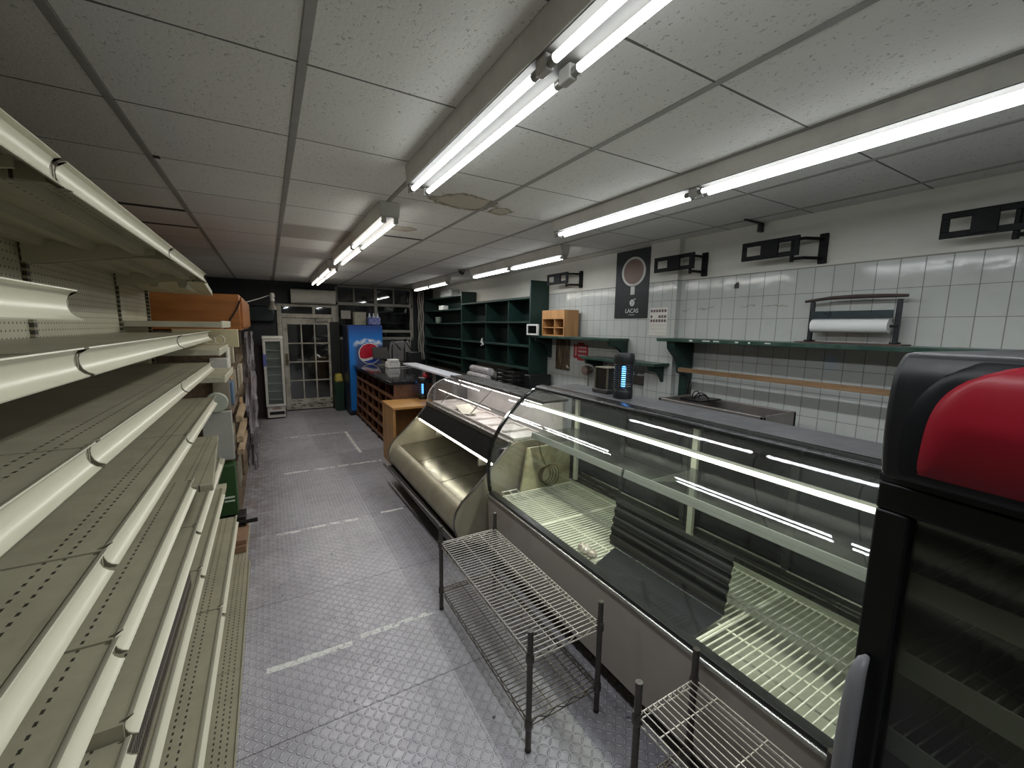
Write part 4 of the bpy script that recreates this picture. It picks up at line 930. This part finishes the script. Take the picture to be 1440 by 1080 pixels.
# green bin stand between door and fridge
gbn = thing('litter_bin', 'dark green bin with a yellow bag between the door and blue fridge', 'bin', (1.22, 9.15, 0))
obj('body', MB().hexa([(1.13, 9.02, 0.0), (1.29, 9.02, 0.0), (1.29, 9.30, 0.0), (1.13, 9.30, 0.0)], [(1.11, 9.0, 0.60), (1.29, 9.0, 0.60), (1.29, 9.32, 0.60), (1.11, 9.32, 0.60)]), mat('bin_green', '#12301f', 0.45), gbn, bev=0.01)
obj('bag', MB().hexa([(1.125, 9.02, 0.59), (1.285, 9.02, 0.59), (1.285, 9.3, 0.59), (1.125, 9.3, 0.59)], [(1.14, 9.05, 0.74), (1.26, 9.05, 0.77), (1.26, 9.25, 0.75), (1.15, 9.25, 0.76)]), mat('bag_yellow', '#a89a3a', 0.4, grime=0.6, scale=18), gbn, bev=0.03, seg=3)
solo('dark_stand', MB().box(1.11, 1.285, 9.33, 9.40, 0.0, 1.80), mat('stand_dark', '#0f1210', 0.6), 'tall narrow black stand behind the green bin', 'stand', bev=0.004)
# slim white fridge
sf = thing('slim_fridge', 'slim white glass-door fridge left of the entrance door', 'fridge', (0.07, 8.85, 0), rotz=R(0))
m_wh = mat('fridge_white', '#c2c0b8', 0.4, grime=0.35)
x0, x1, y0, y1 = -0.095, 0.225, 8.70, 9.02
obj('cabinet', MB().box(x0, x0+0.02, y0+0.03, y1, 0.03, 1.50).box(x1-0.02, x1, y0+0.03, y1, 0.03, 1.50).box(x0, x1, y1-0.02, y1, 0.03, 1.50).box(x0, x1, y0+0.03, y1, 1.46, 1.50).box(x0, x1, y0+0.03, y1, 0.03, 0.26), m_wh, sf, bev=0.004)
d2 = obj('door', MB().frame('y', y0, y0+0.03, x0, x1, 0.24, 1.47, 0.042), m_wh, sf, bev=0.005)
obj('door_glass', MB().box(x0+0.04, x1-0.04, y0+0.012, y0+0.016, 0.28, 1.43), glass('slim_glass', (0.8, 0.85, 0.83), 0.12, 1.0, 0.04), d2, smooth=0)
obj('top_cap', MB().box(x0-0.004, x1+0.004, y0-0.005, y1, 1.475, 1.525), mat('cap_bright', '#dcdad2', 0.3), sf, bev=0.006)
obj('vent', MB().box(x0+0.05, x1-0.03, y0+0.022, y0+0.032, 0.085, 0.14), m_void, sf)
obj('logo_mark', MB().box(x0+0.09, x1-0.08, y0+0.026, y0+0.031, 0.185, 0.20).box(x0+0.11, x1-0.10, y0+0.026, y0+0.031, 0.215, 0.226), mat('mark_grey', '#7a4a44', 0.6), sf)
obj('sticker', MB().box(x0-0.004, x0+0.045, y0-0.003, y0+0.002, 0.98, 1.20), mat('sticker_blue', '#2f5f9e', 0.5, grime=0.5, scale=25, dark='#c24a30'), d2)
for k in range(7): obj('shelf', MB().box(x0+0.02, x1-0.02, y0+0.04, y1-0.03, 0.36+0.15*k, 0.368+0.15*k), mat('slim_shelf', '#c9cbc4', 0.4), sf)
solo('maroon_panel', MB().box(-0.50, -0.10, 8.92, 8.96, 0.0, 1.35), mat('maroon', '#2a1413', 0.5, grime=0.5), 'dark maroon board standing left of the slim white fridge', 'board', bev=0.004)
solo('dark_shutter_box', MB().box(-0.85, 0.14, 9.28, 9.43, 1.78, 2.08), mat('shutter_green', '#1c2a2a', 0.3, 0.3), 'dark green shutter casing on the far wall left of the door', 'shutter casing', bev=0.03, seg=4)

# ================================================================ RIGHT WALL: GREEN SHELVES
m_green = mat('green_paint', '#17302a', 0.42, grime=0.35, scale=5, dark='#0e1d19')
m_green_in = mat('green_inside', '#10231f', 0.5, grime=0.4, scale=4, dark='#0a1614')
gc = thing('green_shelf_unit', 'dark green wooden shelf unit with nine compartments, nearer of the two', 'shelf unit', (3.2, 5.95, 0.9))
for y in (4.78, 7.09): obj('side_panel', MB().box(3.05, 3.348, y, y+0.025, 0.90, 2.37), m_green, gc, bev=0.003)
obj('back_panel', MB().box(3.325, 3.348, 4.805, 7.09, 1.18, 2.15), m_green_in, gc)
for z in (2.155, 1.83, 1.50, 1.185): obj('shelf', MB().box(3.05, 3.325, 4.805, 7.09, z-0.025, z), m_green, gc, bev=0.002)
for y in (5.40, 6.14): obj('divider', MB().box(3.07, 3.325, y, y+0.02, 1.20, 2.13), m_green, gc)
gd = thing('green_shelf_unit', 'dark green shelf unit with long shelves near the window, farther of the two', 'shelf unit', (3.2, 8.1, 0.9))
obj('side_panel', MB().box(3.05, 3.348, 9.15, 9.175, 0.90, 2.33), m_green, gd, bev=0.003)
obj('back_panel', MB().box(3.325, 3.348, 7.12, 9.15, 0.95, 2.33), m_green_in, gd)
for z in (2.32, 2.07, 1.81, 1.51, 1.34, 1.18, 1.04): obj('shelf', MB().box(3.05, 3.325, 7.118, 9.15, z-0.022, z), m_green, gd, bev=0.002)
bc = thing('back_counter', 'dark low back counter under the green shelf units', 'counter', (3.1, 6.9, 0))
obj('counter_top', MB().box(2.72, 3.345, 4.60, 9.2, 0.86, 0.895), mat('dark_worktop', '#3a3733', 0.35, grime=0.4), bc, bev=0.004)
for k in range(5): obj('door', MB().box(2.755, 2.775, 4.64+0.91*k, 5.52+0.91*k, 0.08, 0.85), m_blackp, bc, bev=0.004)
obj('body', MB().box(2.775, 3.34, 4.63, 9.18, 0, 0.86), m_blackp, bc)
rl = thing('foil_roll_pack', 'shiny pack of foil rolls on the back counter', 'roll pack', (2.93, 5.95, 0.895))
for i, (x, z) in enumerate(((2.90, 0.953), (2.95, 1.058))):
    obj('roll', MB().lathe([(0.01, 5.72), (0.056, 5.725), (0.056, 6.40), (0.01, 6.405)], (x, 0, z), 16, 'y'), mat('foil_wrap', '#cbc6c8', 0.25, 0.1, grime=0.8, scale=25, dark='#4a3d40'), rl)
solo('white_carton', MB().box(3.08, 3.30, 5.45, 5.72, 0.896, 1.10), mat('white_card2', '#b6b3a4', 0.7), 'white carton on the back counter between foil rolls and black crate', 'carton', bev=0.004)
cr = thing('black_crate', 'black slatted plastic crate on the back counter under the green shelves', 'crate', (2.98, 4.98, 0.895))
m_cr = mat('crate_black', '#111214', 0.4)
obj('bottom', MB().box(2.84, 3.16, 4.84, 5.30, 0.897, 0.91), m_cr, cr)
for z in (0.93, 0.99, 1.05, 1.11): obj('slat', MB().frame('z', z, z+0.036, 2.83, 3.17, 4.83, 5.31, 0.012), m_cr, cr, bev=0.003)
for x in (2.832, 3.156):
    for y in (4.832, 5.296): obj('corner_post', MB().box(x, x+0.012, y, y+0.012, 0.90, 1.146), m_cr, cr)
solo('black_bin', MB().box(2.95, 3.30, 4.61, 4.76, 0.896, 1.12), m_cr, 'black box on the back counter end beside the green side panel', 'box', bev=0.01)
solo('white_ribbon', MB().tube([(3.035, 6.2, 1.56), (3.03, 6.22, 1.50), (3.035, 6.17, 1.46), (3.03, 6.24, 1.44)], [0.012, 0.02, 0.014, 0.01], 8), mat('white_plastic', '#d6d8d6', 0.4), 'twist of white plastic hanging on the nearer green shelf unit', 'plastic')
wl = thing('wall_light', 'white box light fixed on the top shelf of the farther green unit', 'light', (3.0, 8.15, 2.08))
obj('body', MB().box(3.08, 3.2, 8.1, 8.35, 2.071, 2.16), mat('white_plastic', '#d6d8d6', 0.4), wl, bev=0.01)
solo('tub_stack', MB().lathe([(0.05, 1.811), (0.065, 1.86), (0.06, 1.865), (0.07, 1.93), (0.05, 1.935)], (3.15, 8.55, 0), 16), mat('tub_grey', '#6f7d72', 0.5), 'pale tub on the second shelf of the farther green unit', 'tub')
solo('router_box', MB().box(3.18, 3.345, 7.9, 8.5, 2.34, 2.47), mat('white_plastic', '#d6d8d6', 0.4), 'white box on top of the farther green shelf unit', 'box', bev=0.006)
cs = MB(); random.seed(9)
for k in range(7):
    px_ = 2.84+0.024*k; py_ = 9.05-0.03*(k % 3)
    cs.tube([(px_-0.15*(k == 0)+0.012*math.sin(i*1.3+k), py_+0.01*math.cos(i*1.1+k), 2.56-1.55*i/16) for i in range(17)], 0.008, 6)
solo('cable_bundle', cs, mat('grey_cables', '#9a958c', 0.5, grime=0.5), 'bundle of pale cables hanging down the corner beside the window', 'cables')
# mid shelf with brackets
def bracket_shelf(x0, y0, y1, z, label, name='wall_shelf', brk=()):
    t = thing(name, label, 'shelf', (3.2, (y0+y1)/2, z), group='green wall shelves')
    obj('board', MB().box(x0, 3.349, y0, y1, z-0.028, z), mat('green_board', '#1d3a30', 0.35, grime=0.4, scale=8, dark='#5f7168'), t, bev=0.003)
    for y in brk:
        pr = [(3.348, z-0.028), (x0+0.02, z-0.028), (x0+0.03, z-0.075)]+[(x0+0.06+(3.30-x0-0.06)*math.sin(R(a_)), z-0.24+0.155*math.cos(R(a_))) for a_ in range(10, 91, 16)]+[(3.31, z-0.30), (3.348, z-0.30)]
        obj('bracket', MB().prism(pr, y-0.02, y+0.02), m_green, t, bev=0.003)
    return t
bracket_shelf(3.06, 3.27, 4.77, 1.645, 'green wall shelf holding the little wooden box, beside the nearer green unit', brk=(3.30, 4.70))
bracket_shelf(3.08, 2.68, 3.75, 1.428, 'low green wall shelf behind the insect zapper', brk=(2.76, 3.68))
bs = thing('wall_shelf', 'long green wall shelf under the paper roll, wooden plank below', 'shelf', (3.2, 1.6, 1.67), group='green wall shelves')
obj('board', MB().box(3.05, 3.349, 0.45, 2.645, 1.642, 1.672), mat('green_board', '#1d3a30', 0.35, grime=0.4, scale=8, dark='#5f7168'), bs, bev=0.003)
ch = MB(); random.seed(21)
for y, l in ((2.30, 0.03), (2.18, 0.07), (2.08, 0.05), (1.90, 0.025), (1.80, 0.015), (1.68, 0.04)): ch.box(3.0492, 3.051, y-l, y, 1.650+random.uniform(0, .008), 1.664)
obj('chipped_paint', ch, mat('bare_white', '#c9cdc6', 0.6), bs, smooth=0)
pr = [(3.348, 1.642), (3.07, 1.642), (3.08, 1.58), (3.13, 1.53), (3.19, 1.48), (3.22, 1.42), (3.22, 1.36), (3.27, 1.34), (3.27, 1.14), (3.348, 1.14)]
for y in (2.50, 0.60): obj('bracket', MB().prism(pr, y-0.03, y+0.05), m_green, bs, bev=0.004)
obj('plank', MB().box(3.16, 3.20, 0.5, 2.48, 1.375, 1.412), wood('plank_wood', '#8f7252', '#6b5138', 0.5, 'y', 8), bs, bev=0.003, label='unpainted wooden plank')
# small wooden box & white framed thing on mid shelf
wb = thing('wooden_box', 'small light wooden shelf box on the green wall shelf', 'box', (3.18, 4.3, 1.645))
m_lw = wood('beech', '#b98a5a', '#9a6f42', 0.45, 'z', 8)
obj('body', MB().box(3.08, 3.30, 4.07, 4.085, 1.646, 1.965).box(3.08, 3.30, 4.525, 4.54, 1.646, 1.965).box(3.08, 3.30, 4.085, 4.525, 1.95, 1.965).box(3.08, 3.30, 4.085, 4.525, 1.646, 1.66).box(3.285, 3.30, 4.085, 4.525, 1.66, 1.95), m_lw, wb)
obj('shelf', MB().box(3.085, 3.285, 4.085, 4.525, 1.745, 1.757), m_lw, wb); obj('front_panel', MB().box(3.08, 3.09, 4.085, 4.525, 1.855, 1.95), m_lw, wb)
obj('divider', MB().box(3.085, 3.285, 4.27, 4.282, 1.66, 1.86), m_lw, wb)
wfm = thing('small_screen', 'white framed little dark screen left of the wooden box', 'screen', (3.08, 4.66, 1.645))
obj('frame', MB().frame('x', 3.02, 3.05, 4.56, 4.82, 1.646, 1.79, 0.022), mat('frame_white', '#d2d2ce', 0.4), wfm, bev=0.003)
obj('screen', MB().box(3.03, 3.05, 4.58, 4.80, 1.666, 1.77), mat('screen_black', '#0c0d0e', 0.1), wfm)

# poster
po = thing('coffee_poster', 'black poster showing a cup of coffee from above, hung on the tiled wall', 'poster', (3.33, 3.235, 1.86))
m_poster = mat('poster_black', '#191d1f', 0.5, grime=0.2, scale=3, spec=0.3)
px0 = 3.338
obj('sheet', MB().box(px0, px0+0.004, 2.985, 3.50, 1.862, 2.562), m_poster, po)
ccy, ccz = 3.245, 2.34
def ell(r1_, r2_, n_=40): return circ(ccy, ccz, r1_, n_, ry=r2_)
cup = obj('cup', MB().prism(ell(0.165, 0.150), px0-0.0015, px0, 'x').box(px0-0.0015, px0, ccy-0.028, ccy+0.028, ccz-0.235, ccz-0.14), mat('cup_white', '#c9c9c3', 0.5), po, smooth=0)
obj('coffee', MB().prism(ell(0.138, 0.128), px0-0.0025, px0-0.0015, 'x'), mat('coffee_brown', '#74594c', 0.5, grime=0.5, scale=5, dark='#4d3529'), cup, smooth=0)
m_ink = mat('poster_ink', '#c4c8c6', 0.5)
rotw = (R(90), 0, R(-90))
text('LACAS', 0.062, po, m_ink, (px0-0.001, 3.245, 1.935), rotw)
lg = MB().prism(circ(3.245, 2.02, 0.034, 20), px0-0.001, px0, 'x').box(px0-0.001, px0, 3.205, 3.285, 1.893, 1.897).box(px0-0.001, px0, 3.195, 3.225, 2.053, 2.061)
obj('emblem', lg, m_ink, po, smooth=0)
obj('emblem_lines', MB().box(px0-0.0018, px0-0.001, 3.228, 3.262, 2.030, 2.036).box(px0-0.0018, px0-0.001, 3.225, 3.25, 2.016, 2.022).box(px0-0.0018, px0-0.001, 3.235, 3.265, 2.002, 2.008), m_poster, po, smooth=0)
# paper notice
nt_ = thing('paper_notice', 'white printed sheet with rows of small pictures, right of the dark poster', 'notice', (3.287, 2.80, 1.69))
nx = XR-0.06
obj('sheet', MB().box(nx-0.003, nx, 2.735, 2.95, 1.69, 1.955), mat('sheet_white', '#cfcbc2', 0.6), nt_)
pc = MB(); random.seed(4)
for z, ys in ((1.925, range(6)), (1.87, (0, 3, 4, 5)), (1.83, range(6))):
    for k in ys: pc.box(nx-0.0038, nx-0.003, 2.94-0.033*k-0.024, 2.94-0.033*k, z-0.013, z+0.013)
obj('picture', pc, mat('ink_dark', '#4a3f42', 0.6, grime=0.8, scale=60, dark='#8a6a6a'), nt_, smooth=0)
pc = MB()
for z in (1.795, 1.785, 1.775, 1.755, 1.745, 1.72, 1.71): pc.box(nx-0.0036, nx-0.003, 2.75, 2.94, z, z+0.002)
obj('text_line', pc, mat('ink_grey', '#9a948c', 0.6), nt_, smooth=0)
# red sign + framed picture below mid shelf
rs = thing('red_sign', 'red sign with a white down arrow on the tiles under the wall shelf', 'sign', (3.345, 4.06, 1.36))
m_rd = mat('sign_red', '#a3202c', 0.45)
obj('plate', MB().box(3.343, 3.349, 3.93, 4.20, 1.375, 1.545).box(3.341, 3.349, 4.0, 4.12, 1.35, 1.375).box(3.341, 3.349, 4.0, 4.12, 1.545, 1.57), m_rd, rs)
m_sw = mat('sign_white', '#d5cfcb', 0.5)
obj('arrow', MB().prism([(4.175, 1.43), (4.162, 1.43), (4.162, 1.525), (4.148, 1.525), (4.148, 1.43), (4.135, 1.43), (4.155, 1.40)], 3.342, 3.344, 'x'), m_sw, rs, smooth=0)
tl = MB()
for z in (1.51, 1.46, 1.41):
    tl.box(3.342, 3.344, 3.955, 4.115, z, z+0.008); 
    for k in range(5): tl.box(3.342, 3.344, 3.96+0.032*k, 3.972+0.032*k, z-0.014, z+0.016)
obj('text_line', tl, m_sw, rs, smooth=0)
pk = thing('dark_picture', 'dark brown picture panel under the wall shelf left of the red sign', 'picture', (3.345, 4.43, 1.2))
obj('panel', MB().box(3.341, 3.349, 4.28, 4.58, 1.20, 1.60), mat('picture_brown', '#3a2f26', 0.4, grime=0.9, scale=7, dark='#8c7a60', stretch=(1, 3, .5)), pk)
obj('badge', MB().prism([(4.33, 1.24), (4.29, 1.225), (4.29, 1.255)], 3.339, 3.341, 'x').prism(circ(4.325, 1.255, 0.018, 12), 3.339, 3.341, 'x'), m_sw, pk, smooth=0)
vl = thing('gas_valve', 'brown round wall valve with bent pipe behind the case top', 'valve', (3.3, 3.86, 1.15))
obj('valve_body', MB().lathe([(0.02, 3.24), (0.055, 3.25), (0.055, 3.31), (0.03, 3.349)], (0, 3.87, 1.25), 16, 'x'), mat('valve_brown', '#6b5a50', 0.5), vl)
obj('pipe', MB().tube([(3.30, 3.85, 1.2), (3.30, 3.85, 1.0)], 0.011, 8).tube([(3.29, 3.82, 1.25), (3.29, 3.72, 1.30), (3.29, 3.62, 1.26), (3.29, 3.60, 1.05)], 0.009, 8), mat('pipe_grey', '#8c857c', 0.35, 0.6), vl)
sw = solo('socket_strip', MB().box(3.325, 3.349, 3.02, 3.36, 1.17, 1.265), mat('strip_dark', '#4a453f', 0.45), 'dark trunking strip on the tiles right of the insect zapper', 'trunking', bev=0.004)
solo('tile_hook', MB().box(3.335, 3.349, 2.095, 2.125, 2.09, 2.125).prism([(2.10, 2.12), (2.125, 2.12), (2.10, 2.14)], 3.335, 3.349, 'x'), m_blackp, 'small black stub on the top row of tiles', 'stub')
solo('ceiling_clip', MB().box(3.30, 3.345, 1.93, 1.955, 2.50, 2.565).box(3.10, 3.345, 1.93, 1.945, 2.555, 2.567), m_blackp, 'small black clip at the ceiling edge between two television brackets', 'clip')
# ---- TV brackets
def tvmount(yp, zt, ya, yb, label, xo=3.19, tilt=0.0):
    """wall rail at yp, front plate from ya to yb"""
    t = thing('tv_bracket', label, 'tv bracket', (3.34, yp, zt-0.2), group='black television wall brackets')
    mk = mat('bracket_black', '#0c0d10', 0.6, grime=0.2, spec=0.25)
    obj('wall_plate', MB().box(3.325, 3.3495, yp-0.025, yp+0.025, zt-0.20, zt), mk, t, bev=0.003)
    z1, z0 = zt-0.01, zt-0.145
    p_ = MB(); L = yb-ya
    p_.box(xo-0.008, xo+0.004, ya, yb, z1-0.034, z1).box(xo-0.008, xo+0.004, ya, yb, z0, z0+0.034)
    for y in (ya, ya+L*0.34, yb-0.035):
        p_.box(xo-0.008, xo+0.004, y, y+(L*0.30 if abs(y-ya-L*0.34) < 1e-6 else 0.035), z0+0.034, z1-0.034)
    p_.box(xo-0.016, xo-0.008, ya+L*0.34, ya+L*0.64, z0+0.01, z1-0.01)
    obj('front_plate', p_, mk, t, bev=0.002)
    ym_ = ya-0.02
    for z in (zt-0.035, zt-0.165):
        obj('arm', MB().tube([(3.325, yp, z), (xo+0.02, (yp+ya)/2+0.02, z), (xo+0.01, ya+0.05, z)], 0.011, 8), mk, t)
    obj('hinge', MB().lathe([(0.013, zt-0.185), (0.013, zt-0.015)], (xo+0.012, ya+0.05, 0), 10), mk, t)
    return t
tvmount(1.505, 2.415, 1.585, 1.99, 'black television bracket above the paper roll rack', xo=3.19)
tvmount(2.415, 2.415, 2.40, 2.83, 'black television bracket right beside the dark poster', xo=3.18)
tvmount(4.10, 2.435, 4.16, 4.60, 'black television bracket near the green shelf unit, farthest of the four', xo=3.19)
tvmount(0.50, 2.40, 0.56, 0.885, 'black television bracket cut by the right edge, nearest of the four', xo=3.20)
# ---- paper roll cutter
pr_ = thing('paper_roll_rack', 'black rack holding a wide white paper roll on the green shelf', 'paper roll rack', (3.25, 1.26, 1.672))
m_rk = mat('rack_iron', '#24282b', 0.4, 0.4)
for y in (1.035, 1.50): obj('side_frame', MB().box(3.26, 3.285, y-0.012, y+0.012, 1.681, 1.95).box(3.22, 3.33, y-0.012, y+0.012, 1.681, 1.692), m_rk, pr_, bev=0.002)
obj('top_bar', MB().tube([(3.272, 1.0, 1.968), (3.272, 1.10, 1.972), (3.272, 1.25, 1.975), (3.272, 1.40, 1.972), (3.272, 1.55, 1.955)], [0.009, 0.012, 0.014, 0.012, 0.009], 8), mat('rusty_iron', '#4a3e39', 0.55, 0.3, grime=0.7, scale=20), pr_)
obj('cutter_blade', MB().box(3.235, 3.245, 1.05, 1.49, 1.835, 1.885), mat('blade_dark', '#3a4446', 0.3, 0.6), pr_, bev=0.002)
ro = obj('paper_roll', MB().lathe([(0.012, 1.065), (0.045, 1.066), (0.045, 1.484), (0.012, 1.485)], (3.262, 0, 1.788), 28, 'y'), mat('paper_white', '#d9dbd8', 0.7, grime=0.06), pr_, label='white paper roll')
obj('roll_axle', MB().tube([(3.262, 1.03, 1.788), (3.262, 1.51, 1.788)], 0.008, 8), m_rk, ro)
solo('rack_board', MB().box(3.20, 3.345, 0.98, 1.56, 1.6722, 1.680), wood('rack_wood', '#5b4038', '#3d2a25', 0.5, 'y'), 'reddish thin board under the paper roll rack', 'board')
# ---- sink behind the case
sk = thing('steel_sink', 'steel sink with dark basin between the curved case and tiled wall', 'sink', (3.0, 1.85, 0))
obj('apron', MB().box(2.72, 2.75, 1.46, 2.30, 0.80, 1.20).box(2.72, 3.12, 1.46, 1.485, 0.80, 1.20).box(3.09, 3.12, 1.46, 2.30, 0.80, 1.20).box(2.72, 3.12, 2.275, 2.30, 0.80, 1.20), mat('sink_steel', '#8d8782', 0.35, 0.6, grime=0.5), sk, bev=0.004)
obj('basin', MB().box(2.75, 3.09, 1.485, 2.275, 0.80, 0.83), mat('basin_dark', '#2f2a28', 0.4), sk)
for x in (2.74, 3.08):
    for y in (1.48, 2.26): obj('leg', MB().box(x, x+0.03, y, y+0.03, 0, 0.80), m_steel, sk)
tpm = MB().tube([(3.18, 2.36, 1.18), (3.18, 2.36, 1.28), (3.10, 2.30, 1.31), (3.0, 2.24, 1.26), (3.0, 2.24, 1.22)], 0.012, 8)
obj('tap', tpm, mat('tap_dark', '#3b3a38', 0.25, 0.8), sk)
solo('wire_utensils', MB().tube([(2.90+0.06*math.cos(q*math.pi/8), 2.04+0.05*math.sin(q*math.pi/8), 1.235+0.02*math.sin(q*math.pi/4)) for q in range(16)], 0.005, 6, True).tube([(2.90+0.045*math.cos(q*math.pi/8), 2.09, 1.23+0.04*math.sin(q*math.pi/8)) for q in range(16)], 0.004, 6, True).box(2.80, 3.06, 1.98, 2.16, 1.2005, 1.212), mat('black_wirework', '#221f22', 0.3, 0.5), 'tangle of dark wire utensils on the sink rim', 'utensils')
# small dark block at the bottom edge of the picture
solo('rubber_block', MB().hexa([(0.90, 0.98, 0.0), (0.98, 1.03, 0.0), (0.95, 1.10, 0.0), (0.87, 1.05, 0.0)], [(0.905, 0.99, 0.05), (0.97, 1.03, 0.05), (0.95, 1.085, 0.05), (0.88, 1.045, 0.05)]), m_rib, 'small black block on the tread plate between the two wire racks', 'block', bev=0.006)
